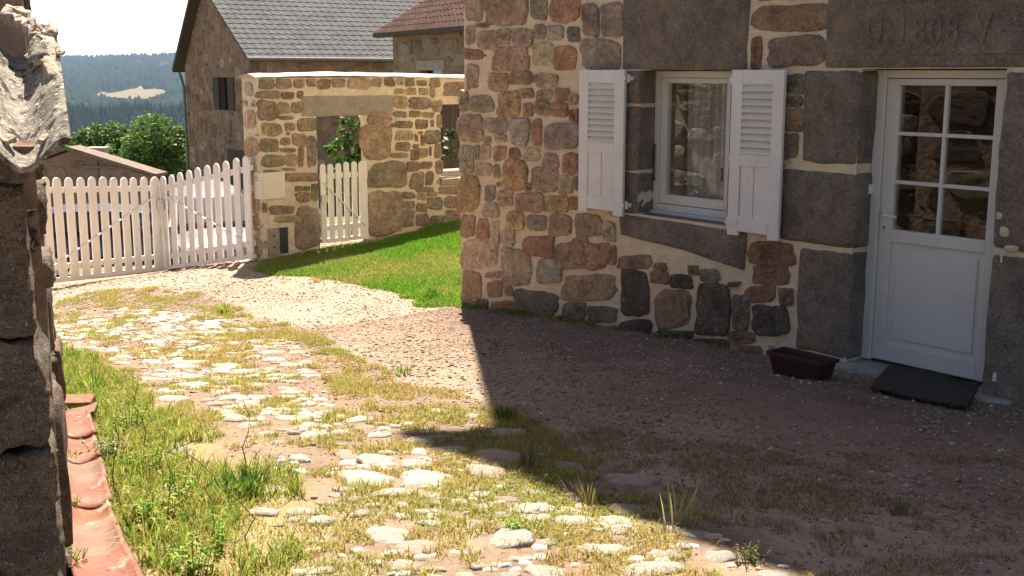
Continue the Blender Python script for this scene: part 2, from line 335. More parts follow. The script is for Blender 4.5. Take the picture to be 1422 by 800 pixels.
def slab_wall(mb, to, a0, a1, b0, b1, holes, depth, step=.12, amp=.008, seed=1, back=True, col=(.5, .5, .5), hole_back=None):
    """a wall with openings: fine front grid (a little uneven), plain back, reveals and edges; to(a, b, h), h = 0 at the face"""
    def grid(lo, hi, marks):
        xs = sorted(set([lo, hi] + [m for m in marks if lo < m < hi])); out = []
        for x0, x1 in zip(xs, xs[1:]):
            k = max(1, int(math.ceil((x1 - x0) / step))); out += [x0 + (x1 - x0) * i / k for i in range(k)]
        return out + [hi]
    A = grid(a0, a1, [h[0] for h in holes] + [h[1] for h in holes]); B = grid(b0, b1, [h[2] for h in holes] + [h[3] for h in holes])
    edge = lambda a, b: min([abs(a - a0), abs(a - a1), abs(b - b0), abs(b - b1)] + [max(max(h[0] - a, a - h[1], 0), max(h[2] - b, b - h[3], 0)) for h in holes])
    V = []; Fc = []
    for b in B:
        for a in A:
            k = min(1, edge(a, b) / .05); V.append(to(a, b, amp * k * (float(fbm(np.array([a * 3.1]), np.array([b * 3.1]), seed)[0]) - .5) * 2))
    na = len(A); inh = lambda a, b: any(h[0] < a < h[1] and h[2] < b < h[3] for h in holes)
    for j in range(len(B) - 1):
        for i in range(na - 1):
            if not inh((A[i] + A[i + 1]) / 2, (B[j] + B[j + 1]) / 2): Fc.append((j * na + i, j * na + i + 1, (j + 1) * na + i + 1, (j + 1) * na + i))
    mb.add(V, Fc, col)
    hb = hole_back or holes
    if back:
        A2 = sorted(set([a0, a1] + [x for h in hb for x in h[:2]])); B2 = sorted(set([b0, b1] + [x for h in hb for x in h[2:4]]))
        for j in range(len(B2) - 1):
            for i in range(len(A2) - 1):
                ca, cb = (A2[i] + A2[i + 1]) / 2, (B2[j] + B2[j + 1]) / 2
                if not any(h[0] < ca < h[1] and h[2] < cb < h[3] for h in hb):
                    mb.add([to(A2[i], B2[j], -depth), to(A2[i], B2[j + 1], -depth), to(A2[i + 1], B2[j + 1], -depth), to(A2[i + 1], B2[j], -depth)], [(0, 1, 2, 3)], col)
    loops = [((a0, b0, a1, b1), (a0, b0, a1, b1), False)] + [((h[0], h[2], h[1], h[3]), (g[0], g[2], g[1], g[3]), True) for h, g in zip(holes, hb)]
    for f, g, inv in loops:
        cf = [(f[0], f[1]), (f[2], f[1]), (f[2], f[3]), (f[0], f[3])]; cb = [(g[0], g[1]), (g[2], g[1]), (g[2], g[3]), (g[0], g[3])]
        for k in range(4):
            k2 = (k + 1) % 4; q = [to(*cf[k], 0), to(*cf[k2], 0), to(*cb[k2], -depth), to(*cb[k], -depth)]
            mb.add(q, [(0, 1, 2, 3)] if inv else [(3, 2, 1, 0)], col)
def rough_block(mb, to, a0, a1, b0, b1, h0, h1, r=.02, amp=.01, step=.05, col=(.5, .5, .5), seed=0, fr=5.0):
    """a squared stone with softened arrises and an uneven face"""
    lo = np.array([a0, b0, h0]); hi = np.array([a1, b1, h1]); r = min(r, *(0.45 * (hi - lo)))
    def g(x0, x1):
        k = max(2, int(math.ceil((x1 - x0 - 2 * r) / step)))
        return np.concatenate([[x0, x0 + r * .35], np.linspace(x0 + r, x1 - r, k + 1), [x1 - r * .35, x1]])
    ax = [g(lo[i], hi[i]) for i in range(3)]
    for d in range(3):
        u, v = [(1, 2), (0, 2), (0, 1)][d]
        for side in (0, 1):
            U, V_ = np.meshgrid(ax[u], ax[v]); Pn = np.zeros((U.size, 3)); Pn[:, u] = U.ravel(); Pn[:, v] = V_.ravel(); Pn[:, d] = lo[d] if side == 0 else hi[d]
            inn = np.clip(Pn, lo + r, hi - r); dv = Pn - inn; ln = np.linalg.norm(dv, axis=1, keepdims=True); nn = dv / np.maximum(ln, 1e-9)
            q = inn + nn * r
            w = (fbm(Pn[:, 0] * fr + Pn[:, 2] * 3.1 + seed, Pn[:, 1] * fr + Pn[:, 2] * 2.3, seed % 50, 4) - .5) * 2 * amp
            q = q + nn * w[:, None]
            nu, nv = len(ax[u]), len(ax[v])
            Fc = [(j * nu + i, j * nu + i + 1, (j + 1) * nu + i + 1, (j + 1) * nu + i) for j in range(nv - 1) for i in range(nu - 1)]
            if side == 0: Fc = [f[::-1] for f in Fc]
            mb.add([to(*p) for p in q], Fc, col)

# ------------------------------------------------------------------ sun direction from the shadow of the house corner
SUN_EL = R(61.0)
_edge = G(672, 565); _cb = fpt(9.60, 0)
_tip = G(600, 601)
SUN_AZ = math.atan2(_cb[0] - _edge[0], _cb[1] - _edge[1])        # clockwise from +Y
OV_S, OV_N = .42, .34
_tp = fpt(9.58 + OV_S, 0, OV_N)
EAVE_Z = float(np.hypot(_tp[0] - _tip[0], _tp[1] - _tip[1]) * math.tan(SUN_EL) + _tip[2])
print('sun azimuth %.2f deg, eave %.2f m' % (math.degrees(SUN_AZ), EAVE_Z))

# ================================================================== THE STONE HOUSE
SC_, DEP = 9.58, 8.0                                             # corner of the house, depth of the house
house = thing('stone_house', fpt(SC_, gz(*fpt(SC_, 0)[:2])), 'tall rubble stone house with white shutters and carved door lintel, on the right', 'house')
WIN = (6.062, 7.062, .87, 2.094); DOOR = (3.82, 4.885, -.02, 2.098)
SEND = -3.2
wall = MB(); fto = lambda a, b, h: fpt(a, b, h)
slab_wall(wall, fto, SEND, SC_, -1.2, EAVE_Z, [WIN, DOOR], .55, step=.16, amp=.012)
o_wall = wall.build('wall', M['mortar'], house)
# lower part of the gable end stands a little proud, with a weathered ledge
led = MB(); led.obox(fpt(SC_ - .3, -1.2, 0), DV, WV, ZV, (0, .39, .003, DEP - .4, 0, 3.03)); led.build('gable_plinth', M['mortar'], house)
rest = MB()
rest.obox(fpt(SEND, -1.2, -DEP), DV, NV, ZV, (.002, SC_ - SEND - .002, 0, .5, 0, EAVE_Z + 1.2 - .004))
rest.obox(fpt(SC_, -1.2, -.55), -DV, WV, ZV, (.001, .5, .001, DEP - 1.052, 0, EAVE_Z + 1.19))
rest.obox(fpt(SEND, -1.2, -.55), DV, WV, ZV, (.001, .5, .001, DEP - 1.052, 0, EAVE_Z + 1.19))
rise = DEP / 2 * math.tan(R(33))
for s0 in (SC_ - .5, SEND):
    rest.prism([(0.01, EAVE_Z - .02), (DEP - .01, EAVE_Z - .02), (DEP / 2, EAVE_Z + rise - .1)], lambda a, b, h, s0=s0: fpt(s0 + h, b, -a), 0.0, .5)
rest.build('gable_wall', M['mortar'], house)
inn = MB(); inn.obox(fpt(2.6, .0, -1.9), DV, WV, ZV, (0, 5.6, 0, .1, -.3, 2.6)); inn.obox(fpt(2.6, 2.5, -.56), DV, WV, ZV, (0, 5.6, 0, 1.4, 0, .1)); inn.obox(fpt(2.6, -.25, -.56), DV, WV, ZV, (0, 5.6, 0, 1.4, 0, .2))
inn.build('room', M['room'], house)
rf = MB()
for sg in (0, 1):
    base = -OV_N if sg == 0 else DEP + OV_N; zb = EAVE_Z - OV_N * math.tan(R(33)) + OV_N * math.tan(R(33))
    rf.prism([(base, zb), (DEP / 2, zb + (DEP / 2 + OV_N) * math.tan(R(33))), (DEP / 2, zb + (DEP / 2 + OV_N) * math.tan(R(33)) + .16), (base, zb + .16)], lambda a, b, h: fpt(h, b, -a), SEND - .4, SC_ + OV_S)
rf.build('roof', M['redtile'], house)

FACADE = """
P 647 -6 672 28|B 674 -8 734 36|G 737 -6 760 28|R 766 -8 805 33|V 810 8 832 48|V 836 2 865 52|G 737 -40 800 -14
R 661 32 681 38|P 647 36 660 62|P 663 43 691 70|P 691 40 709 62|P 712 39 741 65|G 744 35 759 55|G 761 36 784 55|D 790 38 806 59|G 808 56 862 95
R 647 68 671 84|B 688 65 733 97|T 739 58 770 90|R 771 62 799 97|O 677 102 706 127|B 708 99 737 118|P 739 104 747 115|B 745 101 775 122|B 721 122 741 137|P 745 124 767 139
R 772 122 791 140|O 692 126 724 163|P 649 90 667 122|K 652 131 688 157|K 639 128 650 156|B 727 142 740 163|B 743 140 764 161|R 765 141 790 162|P 790 132 803 145
P 636 160 670 197|P 671 163 705 185|T 687 187 705 197|T 673 189 683 200|V 709 165 735 202|R 738 165 752 200|V 757 173 803 209|R 791 152 804 169|K 637 201 658 241|K 667 201 683 222|T 660 202 666 222
R 686 203 704 223|R 707 206 723 218|T 725 206 751 222|V 755 214 777 235|R 782 215 804 241|T 661 225 682 246|T 686 229 695 247|O 698 223 735 264|B 739 232 775 266|B 730 255 739 266|T 777 243 797 270|B 800 245 806 265
O 637 248 668 294|G 673 257 689 278|P 690 253 698 260|T 692 264 714 288|B 716 270 754 294|O 757 270 788 295|R 792 273 804 291|T 671 281 693 301|B 640 297 659 328|R 663 302 680 333|T 682 307 693 338|K 696 319 714 342
O 704 294 729 319|V 734 298 760 320|B 763 297 794 328|B 800 296 834 329|R 727 328 768 355|B 795 330 817 338|T 643 333 694 374|K 697 347 738 392|G 745 361 780 396|B 773 338 810 373|R 815 338 845 376|P 806 356 814 373
B 643 376 670 414|P 675 377 695 386|B 678 390 699 414|B 701 397 713 411|B 784 382 857 418|D 714 404 779 444|D 781 419 813 445|D 816 427 855 448|B 648 417 660 430|D 661 416 680 431|B 682 418 696 430|R 697 416 713 430
K 838 309 855 335|B 861 355 904 372|B 845 343 856 367|B 908 364 926 374|D 862 376 901 437|B 905 376 930 394|D 933 382 963 400|B 956 368 970 381|K 972 374 1000 391|B 908 398 960 455|D 968 395 1014 463|G 1019 411 1040 459|D 1045 422 1095 467
R 1040 336 1103 367|R 1045 371 1099 394|R 1034 397 1077 420|B 1083 401 1102 424|B 1014 460 1048 478|D 862 445 905 466|D 908 457 960 474|D 964 470 1010 487|B 1014 482 1060 498|P 1012 391 1029 398
V 1086 104 1118 130|V 1087 134 1113 148|B 1087 152 1116 182|V 1086 188 1109 222|B 1052 8 1143 45|P 1066 50 1140 93|R 1044 50 1058 93|O 1125 -22 1190 -4|V 1050 -30 1120 0|R 1195 -24 1290 -4|V 1295 -26 1400 -6
K 641 420 648 430|B 1086 228 1090 232
"""
st = MB(); fl = Fill(SEND, SC_, -.6, EAVE_Z)
fl.block(WIN[0] - .02, WIN[1] + .23, .42, 2.75); fl.block(DOOR[0] - 1.15, DOOR[1] + .5, -.6, 2.72)
n_ = 0
for tok in FACADE.replace('\n', '|').split('|'):
    if not tok.strip(): continue
    c, x0, y0, x1, y1 = tok.split(); x0, y0, x1, y1 = map(float, (x0, y0, x1, y1))
    q = [on_plane(*p, CF) for p in ((x0, y1), (x1, y1), (x1, y0), (x0, y0))]
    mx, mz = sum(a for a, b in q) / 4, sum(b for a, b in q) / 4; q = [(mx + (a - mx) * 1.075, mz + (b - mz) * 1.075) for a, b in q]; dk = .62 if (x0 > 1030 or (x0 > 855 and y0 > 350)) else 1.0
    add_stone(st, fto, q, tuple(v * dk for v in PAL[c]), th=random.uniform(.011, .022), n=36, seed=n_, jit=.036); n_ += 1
    fl.block(min(a for a, b in q), max(a for a, b in q), min(b for a, b in q), max(b for a, b in q))
g1 = fl.pack(st, fto, [.13, .08, .05, .035], 2600, 'PBTKRG', th=.009, gap=.010, n=16, region=lambda a, b, w, h: 4.0 < a < 9.6 and b < 3.2)
fl.pack(st, fto, [.5, .38, .28, .2, .13, .09], 2000, 'PBTKRGV', th=.022, gap=.022, n=14, region=lambda a, b, w, h: (b > 2.7 and b < 6) or a < 2.7)
st.build('rubble_stones', M['stone'], house, smooth=True)
sg = MB(); fg = Fill(.05, DEP, -.8, 5.5); gto = lambda a, b, h: fpt(SC_ + h + (.09 if b < 1.83 else 0), b, -a)
fg.block(0, DEP, 1.78, 1.9)
fg.pack(sg, gto, [.45, .32, .22, .14], 420, 'PBTKRGV', th=.022, gap=.022, n=14); sg.build('gable_stones', M['stone'], house, smooth=True)
lw = MB()
for i in range(9): rough_block(lw, lambda a, b, h: fpt(SC_ + a, b, -h), -.06, .115, 1.80, 1.865, .012 + i * .43, .43 + i * .43, r=.02, amp=.012, seed=i)
lw.build('ledge_cap', M['concrete'], house, smooth=True)

# dressed granite round the openings
def granite(name, quads, proud=.014, depth=.3, label=None, r=.022, amp=.011):
    for i, (a0, a1, b0, b1) in enumerate(quads):
        g = MB(); rough_block(g, fto, a0, a1, b0, b1, -depth, proud, r=r, amp=amp, seed=random.randrange(99)); g.build(name, M['granite'], house, smooth=True, label=label)
granite('window_lintel', [(5.905, 7.284, 2.092, 2.70)])
granite('window_jamb', [(7.058, 7.27, .872, 1.22), (7.058, 7.29, 1.24, 1.79), (7.058, 7.28, 1.81, 2.088), (5.86, 6.066, .872, 1.4), (5.88, 6.066, 1.42, 2.088)])
g = MB(); pts = [on_plane(*p, CF) for p in ((857, 301), (1040, 313), (1038, 383), (985, 371), (920, 358), (860, 343))]
cx_ = sum(p[0] for p in pts) / 6; cz_ = sum(p[1] for p in pts) / 6
def sillto(a, b, h): return fpt(a, b, h)
NS = 30; top = lambda t: (5.815 + (7.325 - 5.815) * t, .868); bot = lambda t: (5.83 + (7.30 - 5.83) * t, (.505 + (.60 - .505) * min(1, t * 2.2) + .05 * max(0, t - .45) * 2.0))
V = []; Fc = []; L = 9
for i in range(NS + 1):
    t = i / NS
    for k in range(L + 1):
        w = k / L; a = bot(t)[0] * (1 - w) + top(t)[0] * w; b = bot(t)[1] * (1 - w) + top(t)[1] * w
        e = min(t, 1 - t) * 1.45; ez = min(w, 1 - w) * .33; rr = min(1, min(e, ez) / .03)
        V.append(fpt(a, b, -.03 + .045 * math.sqrt(max(0, 1 - (1 - rr) ** 2)) + (.012 * (float(fbm(np.array([a * 6]), np.array([b * 6]), 3)[0]) - .5))))
for i in range(NS):
    for k in range(L): Fc.append((i * (L + 1) + k, (i + 1) * (L + 1) + k, (i + 1) * (L + 1) + k + 1, i * (L + 1) + k + 1))
g.add(V, Fc); rough_block(g, fto, 6.0, 7.12, .60, .874, -.5, -.025, r=.01, amp=.004); g.build('window_sill', M['granite'], house, smooth=True)
def jq(x0, y0, x1, y1, a0=None):
    a1, b1 = on_plane(x0, y0, CF); aa, b0 = on_plane(x0, y1, CF); return (a0 if a0 is not None else on_plane(x1, y1, CF)[0], a1, b0, b1)
granite('door_jamb', [jq(1117, 98, 1195, 226, 4.868), jq(1086, 233, 1195, 333, 4.866), jq(1110, 341, 1195, 487, 4.869), (2.9, 3.834, -.12, .93), (3.05, 3.836, .945, 2.09)], r=.04, amp=.015)
granite('door_lintel', [(2.7, 5.20, 2.10, 2.665)], r=.03, amp=.004)
# the date and letters carved on the lintel, inside a plain raised border
def text_mesh(txt, size, ext):
    cu = bpy.data.curves.new('inscription', 'FONT'); cu.body = txt; cu.size = size; cu.extrude = ext; cu.offset = .004; cu.space_character = 1.25; cu.resolution_u = 4
    o = bpy.data.objects.new('inscription', cu); COL.objects.link(o); bpy.context.view_layer.update()
    me = bpy.data.meshes.new_from_object(o.evaluated_get(bpy.context.evaluated_depsgraph_get())); bpy.data.objects.remove(o); bpy.data.curves.remove(cu)
    V = [tuple(v.co) for v in me.vertices]; Fc = [tuple(p.vertices) for p in me.polygons]; bpy.data.meshes.remove(me); return V, Fc
tx = MB(); V, Fc = text_mesh('U 1808 V', .27, .007); wid = max(v[0] for v in V); sA = on_plane(1203, 66, CF)[0]; sB = on_plane(1378, 66, CF)[0]; k = (sA - sB) / wid
tx.add([fpt(sA - v[0] * k, 2.26 + v[1] * 1.0, .017 + v[2]) for v in V], Fc); tx.build('inscription', M['granite'], house)
bd = MB(); rough_block(bd, fto, 3.3, 4.98, 2.535, 2.575, -.01, .024, r=.008, amp=.003); rough_block(bd, fto, 3.3, 4.98, 2.185, 2.21, -.01, .021, r=.008, amp=.003); bd.build('lintel_border', M['granite'], house, smooth=True)

# door
dpt = lambda a, b, h: fpt(a, b, h, CD)
fr = MB()
for a0, a1, b0, b1 in ((4.80, 4.88, 0, 2.09), (3.825, 3.885, 0, 2.09), (3.885, 4.80, 2.035, 2.089)): fr.obox(dpt(0, 0, 0), DV, NV, ZV, (a0, a1, -.06, .03, b0, b1))
fr.build('door_frame', M['pvc'], house, bevel=.006)
leaf = MB(); la0, la1 = 3.889, 4.796
for a0, a1, b0, b1 in ((4.699, la1, .012, 2.031), (la0, 3.985, .012, 2.031), (3.985, 4.699, 1.985, 2.03), (3.985, 4.699, .885, .972), (3.985, 4.699, .013, .14)): leaf.obox(dpt(0, 0, 0), DV, NV, ZV, (a0, a1, -.04, .012, b0, b1))
o_leaf = leaf.build('door', M['pvc'], house, bevel=.005)
pn = MB(); pn.obox(dpt(0, 0, 0), DV, NV, ZV, (3.983, 4.701, -.03, -.008, .138, .887)); pn.obox(dpt(0, 0, 0), DV, NV, ZV, (4.03, 4.655, -.009, .002, .185, .84)); pn.build('door_panel', M['pvc'], o_leaf, bevel=.004)
mu = MB(); mu.obox(dpt(0, 0, 0), DV, NV, ZV, (4.328, 4.352, -.03, .006, .972, 1.986))
for zc in (1.312, 1.652):
    for a0, a1 in ((3.985, 4.3275), (4.3525, 4.699)): mu.obox(dpt(0, 0, 0), DV, NV, ZV, (a0, a1, -.03, .0055, zc - .012, zc + .012))
mu.build('glazing_bar', M['pvc'], o_leaf)
gl = MB(); gl.add([dpt(3.984, .971, -.012), dpt(4.70, .971, -.012), dpt(4.70, 1.986, -.012), dpt(3.984, 1.986, -.012)], [(0, 1, 2, 3)]); gl.build('pane', M['door_glass'], o_leaf)
hd = MB(); hd.obox(dpt(0, 0, 0), DV, NV, ZV, (4.735, 4.765, .012, .02, .93, 1.12)); hd.tube([dpt(4.75, 1.075, .015), dpt(4.75, 1.075, .06), dpt(4.735, 1.075, .068), dpt(4.63, 1.072, .068)], .009, 8); hd.build('handle', M['white'], o_leaf, smooth=False)
kh = MB(); kh.tube([dpt(4.75, .985, .0195), dpt(4.75, .985, .022)], .009, 10); kh.obox(dpt(0, 0, 0), DV, NV, ZV, (4.746, 4.754, .0195, .0215, .955, .985)); kh.build('keyhole', M['dark'], o_leaf)
bl = MB(); bl.obox(dpt(0, 0, 0), DV, NV, ZV, (4.845, 4.885, .03, .075, 1.215, 1.285)); bl.build('bell_push', M['white'], house, bevel=.006)
# patches of old lime and small fittings on the right jamb
pt = MB()
for px, py, rx, rz in ((1395, 322, .03, .035), (1405, 345, .045, .022), (1388, 300, .02, .025)):
    a, b = on_plane(px, py, CF - .016); pt.lump(fpt(a, b, .02), (DV, ZV, NV), (rx, rz, .008), seed=int(px))
pt.build('lime_patch', M['mortar'], house, smooth=True)
hk = MB(); a, b = on_plane(1396, 355, CF); hk.tube([fpt(a, b + .03, .02), fpt(a, b + .03, .045), fpt(a, b - .04, .045)], .006, 6); hk.build('hook', M['white'], house)
a, b = on_plane(1381, 525, CF - .03); hs = MB(); hs.tube([fpt(a, b - .02, .03), fpt(a, b + .035, .03)], [.013, .009], 8); hs.tube([fpt(a, b + .0, .0), fpt(a, b + .01, .045)], .008, 8); hs.build('door_stop', M['white'], house)

# window
wf = MB()
for a0, a1, b0, b1 in ((7.0, 7.058, .93, 2.085), (6.07, 6.13, .93, 2.085), (6.13, 7.0, 2.03, 2.084)): wf.obox(dpt(0, 0, 0), DV, NV, ZV, (a0, a1, -.05, .025, b0, b1))
wf.obox(dpt(0, 0, 0), DV, NV, ZV, (6.071, 7.057, -.05, .026, .90, .958)); wf.obox(dpt(0, 0, 0), DV, NV, ZV, (6.068, 7.075, -.05, .06, .872, .899))
o_wf = wf.build('window', M['pvc'], house, bevel=.004)
sh = MB()
for a0, a1, b0, b1 in ((6.925, 6.997, .962, 2.027), (6.133, 6.27, .962, 2.027), (6.27, 6.925, 1.985, 2.026), (6.27, 6.925, .963, 1.04)): sh.obox(dpt(0, 0, 0), DV, NV, ZV, (a0, a1, -.045, .012, b0, b1))
sh.build('sash', M['pvc'], o_wf, bevel=.004)
gl = MB(); gl.add([dpt(6.269, 1.039, -.015), dpt(6.926, 1.039, -.015), dpt(6.926, 1.986, -.015), dpt(6.269, 1.986, -.015)], [(0, 1, 2, 3)]); gl.build('pane', M['glass'], o_wf)
es = MB(); es.tube([dpt(7.035, 1.15, .045), dpt(7.035, 1.47, .045)], .008, 8); es.tube([dpt(7.035, 1.17, .02), dpt(7.035, 1.17, .045)], .006, 6); es.tube([dpt(7.035, 1.45, .02), dpt(7.035, 1.45, .045)], .006, 6); es.build('shutter_stay', M['dark'], o_wf)
wh = MB(); wh.tube([dpt(6.36, 1.30, -.06), dpt(6.36, 1.20, -.065)], .01, 8); wh.build('handle', M['dark'], o_wf)
cu = MB()
def curtain(a0, a1, dep, ph, mb):
    n = 60; V = []; Fc = []
    for i in range(n + 1):
        a = a0 + (a1 - a0) * i / n; w = dep + .022 * math.sin(i * .75 + ph) + .012 * math.sin(i * 1.9 + ph * 2)
        V += [dpt(a, .98, w * 1.15), dpt(a + .006 * math.sin(i), 1.5, w), dpt(a, 2.04, w * .95)]
    for i in range(n):
        for k in range(2): Fc.append((i * 3 + k, (i + 1) * 3 + k, (i + 1) * 3 + k + 1, i * 3 + k + 1))
    mb.add(V, Fc)
curtain(6.20, 6.74, -.085, .3, cu); curtain(6.60, 6.72, -.12, .9, cu); curtain(6.60, 6.71, -.15, 1.9, cu); curtain(6.24, 6.36, -.12, .4, cu); cu.build('lace_curtain', M['lace'], None, smooth=True, label='white lace curtain hanging inside the window between the two shutters', cat='curtain')

def shutter(s_h, s_f, z0, z1, label):
    """s_h: hinge side, s_f: free side; hung flat against the wall"""
    sg = 1 if s_f > s_h else -1; W_ = abs(s_f - s_h); O = fpt(s_h, z0, .05)
    U = DV * sg; ob = lambda mb, a0, a1, b0, b1, h0=0, h1=.03: mb.obox(O, U, NV, ZV, (a0, a1, h0, h1, b0, b1)); hgt = z1 - z0
    fr_ = MB(); sw = .115 * W_ / .55; foot = .035
    ob(fr_, 0, sw, 0, hgt); ob(fr_, W_ - sw, W_, 0, hgt); ob(fr_, sw, W_ - sw, hgt - .11, hgt, .001, .029); ob(fr_, sw, W_ - sw, hgt * .475 - .06, hgt * .475 + .03, .001, .029); ob(fr_, sw, W_ - sw, foot, foot + .12, .001, .029)
    root = fr_.build('shutter', M['white'], house, bevel=.004, label=label)
    bx0, bx1 = sw, W_ - sw; n = 10; lo, hi = hgt * .475 + .03, hgt - .11
    for i in range(n):
        zc = lo + (hi - lo) * (i + .5) / n; s_ = MB(); hh = (hi - lo) / n
        s_.box8([O + U * a + NV * h + ZV * z for a, h, z in ((bx0, .026, zc - hh * .5), (bx1, .026, zc - hh * .5), (bx1, .003, zc + hh * .38), (bx0, .003, zc + hh * .38), (bx0, .031, zc - hh * .38), (bx1, .031, zc - hh * .38), (bx1, .008, zc + hh * .5), (bx0, .008, zc + hh * .5))])
        s_.build('slat', M['slat'], root)
    w3 = (bx1 - bx0); p_ = MB()
    ob(p_, bx0 + .009, bx0 + w3 * .46, foot + .12, hgt * .475 - .06, .004, .022); ob(p_, bx0 + w3 * .46 + .010, bx1, foot + .12, hgt * .475 - .06, .004, .022); ob(p_, bx0, bx1, foot + .121, hgt * .475 - .061, .0035, .010)
    p_.build('panel', M['white'], root)
    for zc in (.10, hgt - .07):
        h_ = MB(); h_.tube([O - U * .022 + NV * .0 + ZV * (zc - .035), O - U * .022 + NV * .0 + ZV * (zc + .035)], .014, 8); h_.obox(O, U, NV, ZV, (-.05, .012, -.045, -.012, zc - .018, zc + .018)); h_.obox(O, U, NV, ZV, (-.02, .10, .0305, .035, zc - .014, zc + .014)); h_.build('hinge', M['white'], root)
    return root
SHP = CF - .075
shutter(on_plane(866, 200, SHP)[0], on_plane(804, 200, SHP)[0], on_plane(835, 297, SHP)[1], on_plane(835, 97, SHP)[1], 'left white louvred shutter standing on the brighter wall')
shutter(on_plane(1014, 200, SHP)[0], on_plane(1086, 200, SHP)[0], on_plane(1043, 330, SHP)[1], on_plane(1043, 97, SHP)[1], 'right white louvred shutter overlapping the window edge')
stp = MB(); rough_block(stp, lambda a, b, h: fpt(a, b, h), 3.6, 5.06, -.25, -.012, -.25, .10, r=.03, amp=.012, seed=4); stp.build('doorstep', M['concrete'], house, smooth=True)

# things in front of the house
def flower_box():
    out = .46; aL = on_plane(1074, 505, CF - out)[0]; aR = on_plane(1155, 513, CF - out)[0]; sc = (aL + aR) / 2; L = (aL - aR) * .9
    p = fpt(sc, 0, out); z = gz(p[0], p[1]) - .005
    t = thing('flower_box', (p[0], p[1], z), 'dark maroon empty flower box on the ground below the wall, left of the door', 'flower box')
    b = MB(); hw, hb = .095, .07; hl, hlb = L / 2, L / 2 - .035; hh = .165
    c = lambda a, o, zz: p * [1, 1, 0] + DV * a + NV * o + ZV * (z + zz)
    out_b = [(-hlb, -hb), (hlb, -hb), (hlb, hb), (-hlb, hb)]; out_t = [(-hl, -hw), (hl, -hw), (hl, hw), (-hl, hw)]; in_t = [(a * .955, o * .86) for a, o in out_t]; in_b = [(a * .93, o * .8) for a, o in out_t]
    V = [c(a, o, 0) for a, o in out_b] + [c(a, o, hh) for a, o in out_t] + [c(a, o, hh) for a, o in in_t] + [c(a, o, hh - .03) for a, o in in_b]
    Fc = [(3, 2, 1, 0)] + [(i, (i + 1) % 4, 4 + (i + 1) % 4, 4 + i) for i in range(4)] + [(4 + i, 4 + (i + 1) % 4, 8 + (i + 1) % 4, 8 + i) for i in range(4)] + [(8 + i, 8 + (i + 1) % 4, 12 + (i + 1) % 4, 12 + i) for i in range(4)]
    b.add(V, Fc)
    b.build('trough', M['trough'], t)
    rm = MB()
    for a0, a1, o0, o1 in ((-hl - .01, hl + .01, hw - .002, hw + .012), (-hl - .01, hl + .01, -hw - .012, -hw + .002), (hl - .002, hl + .012, -hw, hw), (-hl - .012, -hl + .002, -hw, hw)): rm.obox(c(0, 0, hh), DV, NV, ZV, (a0, a1, o0, o1, -.022, .003))
    rm.build('rim', M['trough'], t)
    so = MB(); so.add([c(a, o, hh - .032) for a, o in in_b], [(0, 1, 2, 3)]); so.build('soil', M['soil'], t)
flower_box()
def doormat():
    P4 = [G(*q)[:2] for q in ((1208, 546), (1342, 573), (1362, 538), (1236, 513))]; n = 18; V = []; Fc = []; q = np.array(P4)
    for lay, dz in ((0, .012), (1, .026)):
        for j in range(n + 1):
            for i in range(n + 1):
                u, v = i / n, j / n
                u2 = .5 + (u - .5) * (1 - .10 * max(0, v - .6) ** 2 * 4)
                xy = (q[0] * (1 - u2) + q[1] * u2) * (1 - v) + (q[3] * (1 - u2) + q[2] * u2) * v
                V.append((xy[0], xy[1], gz(*xy) + dz + .012 + .02 * v + .006 * math.sin(u * 9 + v * 4)))
    m = n + 1
    for lay in (0, 1):
        for j in range(n):
            for i in range(n):
                f = (j * m + i, j * m + i + 1, (j + 1) * m + i + 1, (j + 1) * m + i); Fc.append(tuple(lay * m * m + k for k in (f if lay else f[::-1])))
    rim = [i for i in range(m)] + [j * m + n for j in range(1, m)] + [n * m + i for i in range(n - 1, -1, -1)] + [j * m for j in range(n - 1, 0, -1)]
    for a, b in zip(rim, rim[1:] + rim[:1]): Fc.append((a, b, b + m * m, a + m * m))
    b = MB(); b.add(V, Fc); b.build('doormat', M['rubber'], None, label='dark rubber doormat lying on the ground before the white door', cat='doormat')
doormat()

